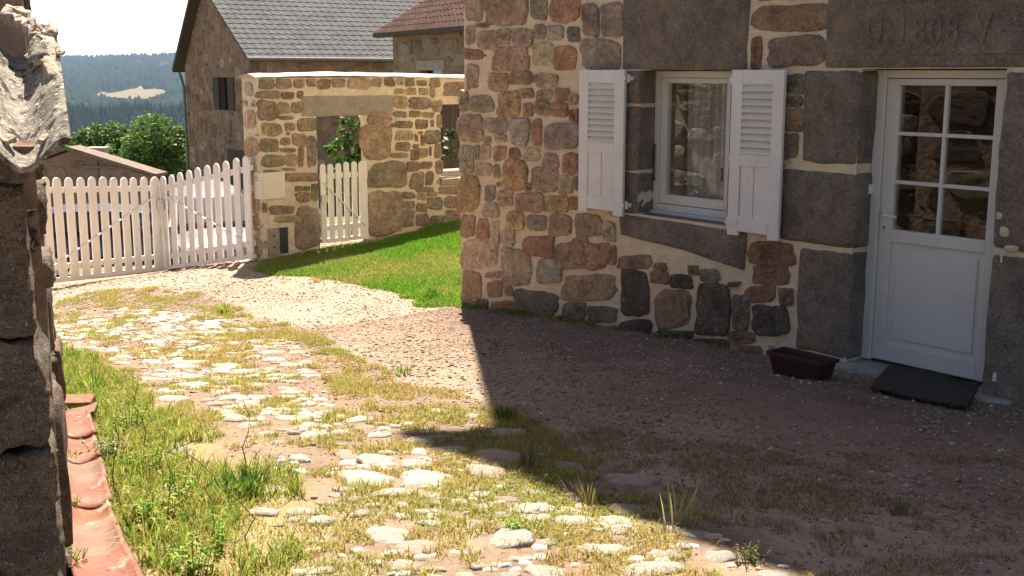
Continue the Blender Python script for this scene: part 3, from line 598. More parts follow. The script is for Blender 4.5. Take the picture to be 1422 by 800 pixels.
# ================================================================== GATE WALL
gw = thing('gate_wall', gpt(0, gz(*gpt(0, 0)[:2])), 'sunlit topped stone garden wall with a doorway and a letterbox, beyond the lawn', 'wall')
GT = 2.0; GDOOR = (.87, 1.575, -1.5, 1.475); GWIN = (2.955, 3.95, .50, 1.60)
wb = MB(); slab_wall(wb, gpt, 0, 7.0, -1.5, GT, [GDOOR, GWIN], .45, step=.14, amp=.012, hole_back=[(.80, 1.86, -1.5, 1.475), (2.93, 4.0, .50, 1.60)]); wb.build('wall', M['gatemortar'], gw)
GST = """
3 105 105 200 180|3 205 105 320 185|3 335 105 450 170|3 465 105 550 175|3 560 103 645 165|3 650 105 735 178|3 745 105 845 165|3 860 103 1040 183|3 108 192 188 258|3 200 192 372 250|3 382 200 465 252|3 490 192 545 250
3 160 270 340 413|3 350 272 436 360|3 450 275 541 360|3 580 322 632 360|3 350 380 460 405|3 495 390 634 485|3 162 430 222 520|3 235 430 388 525|3 400 427 476 488|3 130 540 195 648|3 200 552 350 650|3 370 542 445 595
3 460 510 565 605|3 570 520 640 755|3 365 617 490 650|3 238 667 410 755|3 412 662 495 750|3 506 612 545 755|3 165 667 230 755|3 120 270 152 400|3 120 425 155 520|3 410 500 440 522
5 192 72 310 153|5 325 87 540 143|5 320 60 400 75|5 402 168 450 203|5 458 170 492 200|5 405 207 488 268|5 500 162 543 265|5 237 290 400 345|5 195 277 225 335|5 157 277 190 330|5 402 285 552 538|5 267 353 420 393|5 152 347 205 385|5 160 392 208 600
4 192 95 268 160|4 280 95 365 162|4 375 95 430 150|4 440 95 510 160|4 520 112 602 155|4 617 97 698 165|4 355 178 430 215|4 442 172 530 225|4 542 172 610 223|4 625 167 660 245|4 347 232 455 318|4 472 237 625 328|4 632 267 710 348
4 162 342 340 430|4 357 342 450 390|4 467 342 560 388|4 572 350 655 390|4 102 442 340 700|4 372 412 495 468|4 517 405 610 473|4 627 402 655 463|4 672 367 710 470|4 370 487 495 558|4 592 487 695 590|4 370 572 475 640|4 492 587 540 620
4 557 522 585 600|4 508 517 535 570|4 325 652 460 690|4 472 632 540 703|4 527 617 605 688|4 615 607 635 680|4 652 592 710 690|4 447 722 540 785|4 552 722 635 775|4 662 702 720 800|4 537 492 570 512|4 332 432 362 463|4 722 125 890 230
6 115 17 300 155|6 120 162 283 390|6 305 17 370 65|6 375 12 435 50|6 322 72 395 150|6 402 62 445 135|6 287 167 350 205|6 362 177 410 208|6 352 142 448 170|6 287 215 350 253|6 417 197 495 258|6 412 168 460 192|6 287 262 345 345|6 357 222 408 270
6 452 22 490 85|6 462 92 575 130|6 472 142 570 180|6 502 190 575 250|6 427 287 500 330|6 352 275 420 345|6 505 262 580 320
"""
ZB = {'3': (320, 90, 5.333), '4': (480, 90, 5.333), '5': (320, 220, 4.444), '6': (480, 220, 3.636)}
gs = MB(); fl = Fill(-.1, 6.9, -1.2, GT); fl.block(GDOOR[0], GDOOR[1], -1.5, 1.49); fl.block(GWIN[0], GWIN[1], .5, 1.6); fl.block(.62, 2.16, 1.48, 1.76); fl.block(-.1, .42, .36, .78); fl.block(.12, .45, -.5, .1)
GPAL = ['P', 'B', 'P', 'K', 'G', 'V', 'V', 'K', 'T', 'G']
n_ = 0
for tok in GST.replace('\n', '|').split('|'):
    if not tok.strip(): continue
    z_, x0, y0, x1, y1 = tok.split(); ox, oy, sc = ZB[z_]; x0, x1 = [ox + float(v) / sc for v in (x0, x1)]; y0, y1 = [oy + float(v) / sc for v in (y0, y1)]
    q = [on_gate_wall(*p) for p in ((x0, y1), (x1, y1), (x1, y0), (x0, y0))]
    if q[0][0] < .0:
        sft = max(0, .004 - q[0][0]); q = [(max(a, .004), b) for a, b in q]
        if q[1][0] - q[0][0] < .05: continue
    q = [(a, min(b, GT - .012)) for a, b in q]
    mx, mz = sum(a for a, b in q) / 4, sum(b for a, b in q) / 4; q = [(mx + (a - mx) * 1.06, min(GT - .01, mz + (b - mz) * 1.06)) for a, b in q]
    add_stone(gs, gpt, q, tuple(v * .64 for v in PAL[random.choice(GPAL)]), th=random.uniform(.009, .018), n=24, seed=500 + n_, jit=.04); n_ += 1
    fl.block(min(a for a, b in q), max(a for a, b in q), min(b for a, b in q), max(b for a, b in q))
fl.pack(gs, gpt, [.16, .10, .06], 900, 'PBTKGV', th=.014, gap=.012, n=14, region=lambda a, b, w, h: a < 3.7)
fl.pack(gs, gpt, [.34, .24, .15], 300, 'PBTKGV', th=.018, gap=.02, n=14, region=lambda a, b, w, h: a > 3.7)
eto = lambda a, b, h: gpt(-h, b, -a)
fe = Fill(.02, .44, -1.0, GT - .02); fe.pack(gs, eto, [.34, .24, .14, .09], 260, 'PBKOT', th=.016, gap=.015, n=14, asp=(.6, 1.0))
gs.build('rubble_stones', M['stone'], gw, smooth=True)
cap = MB(); n = 46; V = []; Fc = []
for i in range(n + 1):
    a = -.03 + 7.05 * i / n
    for o_, dz in ((.020, 0), (.018, .006), (-.05, .034), (-.20, .055), (-.40, .036), (-.48, .012), (-.485, 0)):
        j = .012 * (random.random() - .5); V.append(gpt(a, GT + .002 + dz + (j if dz else 0) + .02 * math.sin(a * 1.3), o_ + j * 1.2))
for i in range(n):
    for k in range(6): Fc.append((i * 7 + k, (i + 1) * 7 + k, (i + 1) * 7 + k + 1, i * 7 + k + 1))
Fc += [tuple(range(7)), tuple(n * 7 + k for k in range(7))]
cap.add(V, Fc); cap.build('wall_cap', M['limecap'], gw)
g = MB(); rough_block(g, gpt, .64, 2.13, 1.476, 1.752, -.43, .012, r=.02, amp=.01, seed=12); g.build('doorway_lintel', M['concrete'], gw, smooth=True)
g = MB(); rough_block(g, gpt, 2.93, 3.97, .40, .498, -.40, .05, r=.015, amp=.006, seed=13); rough_block(g, gpt, 2.93, 3.97, .502, .60, -.40, -.10, r=.015, amp=.006, seed=14); g.build('opening_sill', M['concrete'], gw, smooth=True)
lb = MB(); lb.obox(gpt(0, 0, 0), WV, -DV, ZV, (-.024, .345, -.16, .035, .385, .745)); o_lb = lb.build('letterbox', M['box'], gw, bevel=.006)
fpn = MB(); fpn.obox(gpt(0, 0, 0), WV, -DV, ZV, (.02, .325, .035, .040, .43, .70)); fpn.build('flap', M['box'], o_lb)
lnn = MB()
for k, w in enumerate((.11, .08)): lnn.obox(gpt(0, 0, 0), WV, -DV, ZV, (-.0275, -.0242, -.13, -.13 + w, .67 - k * .035, .682 - k * .035))
lnn.build('print', M['ink'], o_lb)
mb_ = MB(); mb_.obox(gpt(0, 0, 0), WV, -DV, ZV, (.075, .245, -.1, .012, -.40, -.02)); o_mb = mb_.build('meter_cover', M['concrete'], gw, bevel=.005)
hl = MB()
for zc in (-.12, -.28): hl.tube([gpt(.16, zc, .011), gpt(.16, zc, .0135)], .016, 10)
hl.build('hole', M['dark'], o_mb)
rc = MB(); rc.obox(gpt(0, 0, 0), WV, -DV, ZV, (.248, .375, -.1, .006, -.38, -.02)); rc.build('meter_recess', M['dark'], gw)

# ------------------------------------------------------------------ picket gates
def picket_outline(w, h, n=7):
    return [(0, 0), (w, 0), (w, h - w / 2)] + [(w / 2 + w / 2 * math.cos(math.pi * i / n), h - w / 2 + w / 2 * math.sin(math.pi * i / n)) for i in range(1, n)] + [(0, h - w / 2)]
def gate_leaf(name, label, cat, A, B, hA, hB, n, wide_at, brace_up, group=None, pw=.095, wd=.15, brace=True):
    """A, B: bottom corners; hA, hB: heights there"""
    A = np.asarray(A, float); B = np.asarray(B, float); d = (B - A) * [1, 1, 0]; L = np.linalg.norm(d); u = d / L; nrm = np.array([u[1], -u[0], 0])
    if nrm[1] > 0: nrm = -nrm
    t = thing(name, (A + B) / 2, label, cat, group)
    zb = lambda s: A[2] + (B[2] - A[2]) * s / L; hh = lambda s: hA + (hB - hA) * s / L
    gap = (L - n * pw - (wd - pw)) / (n - 1); x = 0
    for i in range(n):
        w = wd if (wide_at == 'end' and i == n - 1) or (wide_at == 'start' and i == 0) else pw
        m = MB(); s0 = x; j = random.uniform(-.006, .006); tl = random.uniform(-.006, .006)
        m.prism(picket_outline(w, hh(x + w / 2)), lambda a, b, h: A * [1, 1, 0] + u * (s0 + a + tl * b) + ZV * (zb(s0 + w / 2) + b + j) + nrm * h, 0, .024)
        m.build('picket', M['picket'], t, bevel=.004); x += w + gap
    def rail(z, name_, th=.045, ht=.075, off=-.047, s0=0, s1=L):
        m = MB(); P = lambda s, zz, o_: A * [1, 1, 0] + u * s + ZV * (zb(s) + zz) + nrm * o_
        m.box8([P(s0, z, off), P(s1, z, off), P(s1, z, off + th), P(s0, z, off + th), P(s0, z + ht, off), P(s1, z + ht, off), P(s1, z + ht, off + th), P(s0, z + ht, off + th)]); m.build(name_, M['picket'], t)
    rail(.16, 'rail'); rail(hA - .21, 'rail')
    m = MB(); P = lambda s, zz, o_: A * [1, 1, 0] + u * s + ZV * (zb(s) + zz) + nrm * o_
    m.box8([P(0, -.005, -.047), P(L, -.005, -.047), P(L, -.005, .034), P(0, -.005, .034), P(0, .05, -.047), P(L, .05, -.047), P(L, .05, .034), P(0, .05, .034)]); m.build('bottom_board', M['picket'], t)
    if brace:
        za, zc = (.2, hA - .25) if brace_up else (hA - .25, .2); m = MB(); k = .010
        m.box8([P(.04, za - k, .0245), P(L - .06, zc - k, .0245), P(L - .06, zc - k, .044), P(.04, za - k, .044), P(.04, za + k, .0245), P(L - .06, zc + k, .0245), P(L - .06, zc + k, .044), P(.04, za + k, .044)]); m.build('brace', M['picket'], t)
    return t, P, L
GA, GB_, GC_ = at(75, 396, 15.0), at(220, 376, 17.2), at(355, 361, 15.5)
gA = at(66, 393, 15.0); gM1 = at(227, 374, 17.25); gM2 = at(229, 374, 17.25); gB = at(353, 358, 15.55)
t1, P1, L1 = gate_leaf('gate_leaf', 'left leaf of the white picket gate, its pickets level along the top', 'gate', gA, gM1, 1.40, 1.40, 11, 'end', True, wd=.21, pw=.145)
t2, P2, L2 = gate_leaf('gate_leaf', 'right leaf of the white picket gate, climbing to the stone wall', 'gate', gM2 + [.02, 0, 0], gB, 1.40, 1.40, 10, 'start', False, wd=.15, pw=.15)
lk = MB(); p = P2(.05, 1.0, .05); lk.obox(p, [1, 0, 0], [0, -1, 0], ZV, (-.05, .05, 0, .05, -.09, .05)); lk.tube([P2(.0, 1.0, .07), P2(.05, 1.05, .1), P2(.12, 1.0, .07)], .012, 6); lk.build('lock', M['steel'], t2)
rd = MB(); rd.tube([P2(.06, .62, .05), P2(.14, .30, .08), P2(.22, -.02, .12)], .012, 8); rd.build('drop_bolt', M['picket'], t2)
sA = on_gate_wall(445, 337); sB = on_gate_wall(511, 328)
t3, P3, L3 = gate_leaf('garden_gate', 'small white picket gate in the doorway of the stone garden wall', 'gate', gpt(sA[0], sA[1] - .0, .03), gpt(sB[0] - .02, sB[1] - .02, .03), 1.10, 1.12, 6, 'end', False, wd=.13, pw=.085)
lk = MB(); p = P3(.03, .62, .03); lk.obox(p, WV, -DV, ZV, (-.04, .05, 0, .04, -.05, .05)); lk.build('latch', M['steel'], t3)
# ================================================================== THE LOW SHED ON THE LEFT
KX = at(64, 500, 3.1); KZ = gz(KX[0], KX[1])
FARP = at(57, 400, 11.5); SD = (FARP - KX) * [1, 1, 0]; SL = float(np.linalg.norm(SD)); SD = SD / SL; SN = np.array([SD[1], -SD[0], 0.])   # along the courtyard face, and out of it
shed = thing('stone_shed', (KX[0], KX[1], KZ), 'low dark stone shed with a lichen covered tile roof, close by on the left', 'shed')
cto = lambda a, b, h: KX * [1, 1, 0] + SD * a + SN * h + ZV * b         # courtyard face
enf = lambda a, b, h: KX * [1, 1, 0] - SN * a - SD * h + ZV * b         # end wall (a runs away to the left)
SPAL = [(.15, .115, .085), (.20, .15, .11), (.12, .10, .075), (.17, .125, .10), (.24, .19, .14)]
def zpx(y, Y=3.1): return float(at(64, y, Y)[2])
ew = MB()
for (b0, b1, a1, sd) in ((-.4, zpx(628), .9, 1), (zpx(624), zpx(470), 1.2, 2), (zpx(466), zpx(262), 1.1, 3), (zpx(259), zpx(240) + .12, 1.3, 4)):
    rough_block(ew, enf, (.022, .012, .018, .015)[sd - 1] - .02 * (sd == 1), .34, b0, b1, -.32, .0, r=.022, amp=.034, step=.011, seed=sd * 7, fr=13, col=(.15, .115, .09))
rough_block(ew, enf, .30, 3.0, -.4, 1.7, -.32, -.015, r=.03, amp=.02, step=.08, seed=50, col=(.15, .115, .09))
ew.build('end_wall', M['shed_stone'], shed, smooth=True)
cw = MB()
slab_wall(cw, lambda a, b, h: cto(a, b, h - .07), .34, SL, -1.2, 2.05, [], .4, step=.16, amp=.015, col=(.17, .135, .10))
fl = Fill(.36, SL, -.9, 2.03, res=.025)
fl.pack(cw, lambda a, b, h: cto(a, b, h - .07), [.55, .40, .28, .18, .11], 700, SPAL, th=.045, gap=.012, n=16, asp=(.3, .7))
cw.build('courtyard_wall', M['shed_stone'], shed, smooth=True)
# the ragged end of the rubble, jutting past the squared corner
jg = MB()
for i, (y0, y1, xr, Y, c) in enumerate(((268, 287, 62, 5.2, 1), (288, 306, 62, 5.2, 5), (306, 324, 65, 5.2, 0), (326, 344, 63, 5.2, 5), (345, 374, 65, 5.2, 3), (376, 402, 70, 5.2, 0), (404, 472, 75, 5.2, 3), (476, 556, 89, 5.2, 1), (557, 574, 84, 5.2, 3), (560, 602, 84, 5.0, 3))):
    pr = at(xr, (y0 + y1) / 2, Y); zt = at(xr, y0, Y)[2]; zb_ = at(xr, y1, Y)[2]; col = (SPAL + [(.40, .31, .20)])[c]
    col = [(.15, .115, .085), (.22, .14, .10), (.12, .10, .075), (.24, .13, .09), (.2, .15, .1), (.42, .33, .22)][c]
    rough_block(jg, lambda a, b, h: pr * [1, 1, 0] + SN * a + SD * h + ZV * b, -.34, 0, zb_, zt, -.12, .25, r=.03, amp=.02, step=.03, seed=30 + i, fr=8, col=col)
jg.build('ragged_stones', M['shed_stone'], shed, smooth=True)
# roof: heavy waved tiles in overlapping courses, running up and away from the near eave
E0 = at(94, 194, 2.86); E1 = at(74, 34, 3.40); RV = (E1 - E0); RL = float(np.linalg.norm(RV)); RV = RV / RL
RU = np.array([-SN[0], -SN[1], 0]); RU = RU - RV * np.dot(RU, RV); RU /= np.linalg.norm(RU); RW = np.cross(RV, RU); RW = RW if RW[2] > 0 else -RW
WL, AMP = .205, .042
def roof_pt(u, v, h): return E0 + RU * u + RV * v + RW * (h - 2 * AMP - .02)
rt = MB(); NU, NVv = 120, 9
UW = 2.4; cl = RL; k = 0; v0 = -.0
while v0 < RL - .02:
    v1 = min(v0 + cl + .07, RL); V = []; Fc = []; us = np.linspace(-.008, UW, 330 if k == 0 else 260); vs = np.linspace(v0, v1, 60)
    for lay in (0, 1):
        for v in vs:
            tv = (v - v0) / cl
            brk = .02 * (fbm(us * 14 + k * 3, us * 0 + 2.5, 3) - .5) if True else 0
            hh = AMP * (1 + np.cos(2 * math.pi * us / WL)) + .012 * k * 0 + (1 - tv) * .022 + .003 * (fbm(us * 30, np.full_like(us, v * 30), 8) - .5) + .016 * (fbm(us * 3.0, np.full_like(us, v * 2.2), 4) - .5) - (.016 if lay else 0)
            vv = v + brk * max(0, 1 - tv * 4)
            for u, h, w in zip(us, hh, vv): V.append(roof_pt(u, w, h))
    nu, nv = len(us), len(vs); b2 = nu * nv
    for j in range(nv - 1):
        for i in range(nu - 1):
            f = (j * nu + i, j * nu + i + 1, (j + 1) * nu + i + 1, (j + 1) * nu + i); Fc += [f, tuple(b2 + q for q in f[::-1])]
    rim = list(range(nu)) + [j * nu + nu - 1 for j in range(1, nv)] + [(nv - 1) * nu + i for i in range(nu - 2, -1, -1)] + [j * nu for j in range(nv - 2, 0, -1)]
    for a, b in zip(rim, rim[1:] + rim[:1]): Fc.append((b, a, a + b2, b + b2))
    rt.add(V, Fc); v0 += cl; k += 1
rt.build('roof', M['lichen'], shed, smooth=True)
# mortar and broken stones bedded along the verge
vg = MB()
rough_block(vg, lambda a, b, h: roof_pt(a - .012 * math.sin(b * 9), b, h), -.010, .03, RL * .55, RL * .97, .05, .098, r=.014, amp=.014, step=.010, seed=5, fr=9)
for i, (px, py, a_, b_, c_) in enumerate(((40, 36, .03, .02, .014), (30, 28, .034, .025, .016), (50, 46, .026, .02, .012), (60, 60, .026, .022, .012), (79, 68, .013, .010, .005), (84, 73, .012, .011, .004), (66, 76, .022, .016, .010), (20, 22, .04, .03, .02), (64, 42, .026, .022, .012), (70, 47, .022, .02, .010), (54, 84, .02, .014, .008))):
    vg.lump(at(px, py, 2.86 + (194 - py) / 160 * .54 + .01), (RV, RU, RW), (a_, b_, c_), seed=90 + i, amp=.4, n=14, m=9, pw=.42)
vg.build('verge_mortar', M['chip'], shed, smooth=True)
ct = MB()                                             # a lone convex cap tile at the top of the verge
def half_tile(mb, o, ax, up, rad0, rad1, L, th=.012, n=12, col=(.5, .5, .5), arc=math.pi, sgn=1, m=8, wob=.004, seed=0):
    """half round tile: sgn = 1 humped, -1 hollow side up"""
    ax = np.asarray(ax, float) / np.linalg.norm(ax); up = np.asarray(up, float); sd = np.cross(ax, up); sd /= np.linalg.norm(sd); up = np.cross(sd, ax); V = []; Fc = []
    for lay in (0, 1):
        for j in range(m + 1):
            r = rad0 + (rad1 - rad0) * j / m - lay * th
            for i in range(n + 1):
                a = (math.pi - arc) / 2 + arc * i / n; w = 1 + wob * 6 * math.sin(a * 3 + seed + j * .5)
                V.append(np.asarray(o) + ax * (L * j / m + .008 * math.sin(5 * a + seed) * (1 if j in (0, m) else 0)) + sd * (math.cos(a) * r * w) + up * (sgn * (math.sin(a) * r * w - (rad0 if sgn < 0 else 0))))
    w_ = n + 1; b2 = (m + 1) * w_
    for j in range(m):
        for i in range(n):
            f = (j * w_ + i, j * w_ + i + 1, (j + 1) * w_ + i + 1, (j + 1) * w_ + i); Fc += [f, tuple(b2 + q for q in f[::-1])]
    rim = list(range(w_)) + [j * w_ + n for j in range(1, m + 1)] + [m * w_ + i for i in range(n - 1, -1, -1)] + [j * w_ for j in range(m - 1, 0, -1)]
    for a, b in zip(rim, rim[1:] + rim[:1]): Fc.append((b, a, a + b2, b + b2))
    mb.add(V, Fc, col)
half_tile(ct, roof_pt(.035, RL * .72, .06), RV, RW, .042, .038, .16); ct.build('cap_tile', M['lichen'], shed, smooth=True)
# the tall house it leans against
TA, TB = at(32, 10, 3.65), at(27, 10, 7.4); TD = (TB - TA) * [1, 1, 0]; TL = float(np.linalg.norm(TD)); TD = TD / TL; TN = np.array([TD[1], -TD[0], 0.])
tall = thing('tall_house', (TA[0], TA[1], gz(TA[0], TA[1])), 'tall dark stone house rising behind the low shed roof at the far left edge', 'house')
tto = lambda a, b, h: TA * [1, 1, 0] + TD * a + TN * h + ZV * b
tend = lambda a, b, h: TA * [1, 1, 0] - TN * a - TD * h + ZV * b
m = MB(); slab_wall(m, tto, 0, TL, -1.0, 7.2, [], .5, step=.3, amp=.02); slab_wall(m, tend, .002, 5.0, -1.0, 7.2, [], .45, step=.3, amp=.02); m.obox(TA * [1, 1, 0], TD, -TN, ZV, (TL - .5, TL - .01, .5, 5.0, -1, 7.19)); m.obox(TA * [1, 1, 0], TD, -TN, ZV, (.5, TL, 4.6, 4.99, -1, 7.18)); m.build('wall', M['barn_mortar'], tall)
m = MB(); fl = Fill(.02, TL - .05, -.6, 7.1, res=.03); fl.pack(m, tto, [.6, .42, .3, .2], 700, SPAL, th=.022, gap=.015, n=14, asp=(.3, .7)); fl = Fill(.02, 2.5, 1.2, 7.0, res=.03); fl.pack(m, tend, [.5, .35, .2], 300, SPAL, th=.03, gap=.015, n=14, asp=(.35, .8)); m.build('rubble_stones', M['shed_stone'], tall, smooth=True)
m = MB(); m.prism([(-.35, 7.05), (2.5, 8.9), (2.5, 9.05), (-.35, 7.2)], lambda a, b, h: TA * [1, 1, 0] - TN * a + TD * h + ZV * b, -.3, TL + .3); m.prism([(5.35, 7.05), (2.503, 8.9), (2.503, 9.05), (5.35, 7.2)], lambda a, b, h: TA * [1, 1, 0] - TN * a + TD * h + ZV * b, -.3, TL + .3); m.build('roof', M['redtile'], tall)
# loose shards lying in the gully at the eave
for i, (px, py, Y, sx, sy, yaw, lab) in enumerate(((35, 216, 2.95, .026, .018, .1, 'brown rectangular tile shard lying in the roof gully at the eave'), (62, 216, 2.93, .010, .02, .5, 'thin upright tile shard leaning at the roof eave beside the brown one'), (10, 216, 2.92, .02, .016, .9, 'pale broken tile shard at the far left of the roof eave'))):
    p = at(px, py, Y); rel = p - E0; u = float(np.dot(rel, RU)); v = max(.03, float(np.dot(rel, RV))); h = AMP * (1 + math.cos(2 * math.pi * u / WL)) + .03
    m = MB(); ca, sa = math.cos(yaw), math.sin(yaw); U = RU * ca + RV * sa; Vv = -RU * sa + RV * ca
    rough_block(m, lambda a, b, hh: roof_pt(u, v, h) + U * a + Vv * b + RW * hh, -sx, sx, -sy, sy, -.008, .008, r=.003, amp=.006, step=.01, seed=i, fr=30)
    m.build('tile_shard', (M['terra3'], M['chip'], M['chip'])[i], None, label=lab, cat='tile shard', group='broken tile shards on the shed roof')

# ================================================================== GROUND
STRUCT_AT_ORIGIN.update({'ground', 'hills', 'grass', 'gravel', 'haze', 'lawn', 'dry_grass', 'green_weeds', 'forest'})
BIG = 1100
LAWN = poly_xy([(352, 374), (372, 360), (420, 350), (470, 343), (520, 337), (580, 322), (644, 306), (720, 296), (720, 430), (646, 428), (600, 427), (575, 418), (548, 405), (520, 400), (490, 394), (455, 389), (410, 384), (380, 381)])
DRY = poly_xy([(70, 424), (110, 409), (150, 402), (230, 398), (300, 415), (345, 430), (420, 458), (480, 492), (555, 528), (650, 556), (690, 562), (740, 580), (800, 620), (900, 680), (1010, 730), (1130, 800), (1300, BIG), (-200, BIG), (-100, 800), (60, 600), (74, 480)])
WEEDY = poly_xy([(84, 480), (140, 505), (215, 560), (285, 610), (330, 640), (390, 650), (400, 700), (440, 800), (520, BIG), (-100, BIG), (90, 800), (84, 600)])
COB_A = poly_xy([(74, 446), (180, 428), (330, 442), (410, 480), (440, 520), (480, 570), (560, 600), (540, 650), (420, 655), (330, 600), (290, 560), (220, 545), (150, 500), (80, 480)])
COB_B = poly_xy([(400, 600), (560, 590), (640, 600), (700, 655), (800, 690), (940, 715), (1110, 800), (1180, 950), (440, 950), (390, 760), (345, 700)])
def zone_masks(X, Y):
    jx = .16 * (fbm(X * 3, Y * 3, 21) - .5) * 2; jy = .16 * (fbm(X * 3 + 9, Y * 3, 22) - .5) * 2
    return {k: inside(p, X + jx, Y + jy) for k, p in (('lawn', LAWN), ('dry', DRY), ('weedy', WEEDY), ('coba', COB_A), ('cobb', COB_B))}
def axis(lo, hi, st, ends, gr=1.14):
    a = list(np.arange(lo, hi + st / 2, st)); d = st
    while a[-1] < ends[1]: d *= gr; a.append(a[-1] + d)
    d = st
    while a[0] > ends[0]: d *= gr; a.insert(0, a[0] - d)
    return np.array(a)
gx = axis(-6.6, 5.4, .045, (-5000, 5000)); gy = axis(2.9, 18.2, .045, (-300, 8000))
GX, GY = np.meshgrid(gx, gy); GZ = terrain(GX, GY)
mk = zone_masks(GX, GY)
def soft(m, n=2):
    m = m.astype(float)
    for _ in range(n):
        q = m.copy(); q[1:-1, 1:-1] = (m[1:-1, 1:-1] + m[:-2, 1:-1] + m[2:, 1:-1] + m[1:-1, :-2] + m[1:-1, 2:]) / 5; m = q
    return m[..., None]
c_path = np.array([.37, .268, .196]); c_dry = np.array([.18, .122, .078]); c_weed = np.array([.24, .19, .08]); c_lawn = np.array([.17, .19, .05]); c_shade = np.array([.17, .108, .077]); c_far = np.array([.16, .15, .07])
nz = fbm(GX * 1.1, GY * 1.1, 31)[..., None]; nz2 = fbm(GX * 5, GY * 5, 33)[..., None]
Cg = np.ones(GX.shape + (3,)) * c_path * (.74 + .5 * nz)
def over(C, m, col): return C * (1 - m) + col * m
# earthier, stonier gravel along the house front, colour darkened to deepen the house's shade
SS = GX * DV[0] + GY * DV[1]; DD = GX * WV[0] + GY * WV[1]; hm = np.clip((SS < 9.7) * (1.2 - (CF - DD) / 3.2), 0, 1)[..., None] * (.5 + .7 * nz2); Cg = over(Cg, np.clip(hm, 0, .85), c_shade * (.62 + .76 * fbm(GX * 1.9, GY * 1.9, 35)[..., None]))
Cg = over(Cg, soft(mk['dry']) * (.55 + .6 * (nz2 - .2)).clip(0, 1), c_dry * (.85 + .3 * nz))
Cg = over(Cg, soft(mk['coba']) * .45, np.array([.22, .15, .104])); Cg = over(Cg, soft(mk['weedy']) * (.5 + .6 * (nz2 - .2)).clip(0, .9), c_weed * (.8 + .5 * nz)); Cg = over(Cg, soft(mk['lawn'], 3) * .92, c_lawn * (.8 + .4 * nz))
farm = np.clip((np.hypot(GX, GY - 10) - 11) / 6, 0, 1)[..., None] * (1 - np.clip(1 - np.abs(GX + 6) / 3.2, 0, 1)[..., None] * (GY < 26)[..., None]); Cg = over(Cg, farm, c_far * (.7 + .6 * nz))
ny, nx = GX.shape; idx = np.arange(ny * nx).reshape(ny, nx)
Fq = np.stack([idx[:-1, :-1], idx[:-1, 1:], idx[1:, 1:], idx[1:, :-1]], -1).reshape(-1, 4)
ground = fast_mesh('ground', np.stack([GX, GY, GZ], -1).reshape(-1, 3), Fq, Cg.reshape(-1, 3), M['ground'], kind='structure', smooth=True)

# ------------------------------------------------------------------ flat field stones bedded in the yard
VAR = []
def stone_mesh(seed):
    rs = np.random.default_rng(seed); n, V, Fc = 22, [], []; ph = rs.uniform(0, 6.28, 5); p = rs.uniform(2.0, 3.2); tl = rs.uniform(-.10, .10, 2)
    rings = [(.98, -.9), (1.0, -.1), (.97, .22), (.88, .40), (.68, .50), (.35, .55)]
    for r, h in rings:
        for k in range(n):
            a = 2 * math.pi * k / n; c, s = math.cos(a), math.sin(a); e = (abs(c) ** p + abs(s) ** p) ** (-1 / p)
            w = e * (1 + .11 * math.sin(2 * a + ph[0]) + .09 * math.sin(3 * a + ph[1]) + .055 * math.sin(5 * a + ph[2]) + .04 * math.sin(8 * a + ph[3]))
            x, y = c * w * r * .5, s * w * r * .5; V.append((x, y, h + (tl[0] * x + tl[1] * y) * 2.4 * (h > 0) + (rs.uniform(-.07, .07) if h > 0 else 0)))
    V.append((0, 0, .55 + rs.uniform(-.06, .06)))
    for i in range(len(rings) - 1):
        for k in range(n): Fc.append((i * n + k, i * n + (k + 1) % n, (i + 1) * n + (k + 1) % n, (i + 1) * n + k))
    for k in range(n): Fc.append(((len(rings) - 1) * n + k, (len(rings) - 1) * n + (k + 1) % n, len(rings) * n))
    me = bpy.data.meshes.new('field_stone'); me.from_pydata([tuple(map(float, v)) for v in V], [], Fc); me.polygons.foreach_set('use_smooth', np.ones(len(Fc), bool)); return me
VARS = {'cobble': [], 'cobble_pink': []}
for i in range(12):
    me = stone_mesh(i); me.materials.append(M['cobble']); VARS['cobble'].append(me)
    me2 = me.copy(); me2.materials.clear(); me2.materials.append(M['cobble_pink']); VARS['cobble_pink'].append(me2)
PLACED = []
def field_stone(x, y, L, W, rot, kind, label, group, hgt=None, seed=None):
    o = bpy.data.objects.new('field_stone', random.choice(VARS[kind])); COL.objects.link(o); h = hgt or (.022 + .13 * W)
    o.location = (x, y, gz(x, y) - h * .12); o.scale = (L, W, h); o.rotation_euler = (random.uniform(-.05, .05), random.uniform(-.05, .05), rot); tag(o, label, 'stone', group); PLACED.append((x, y, max(L, W) * .5, min(L, W) * .5)); return o
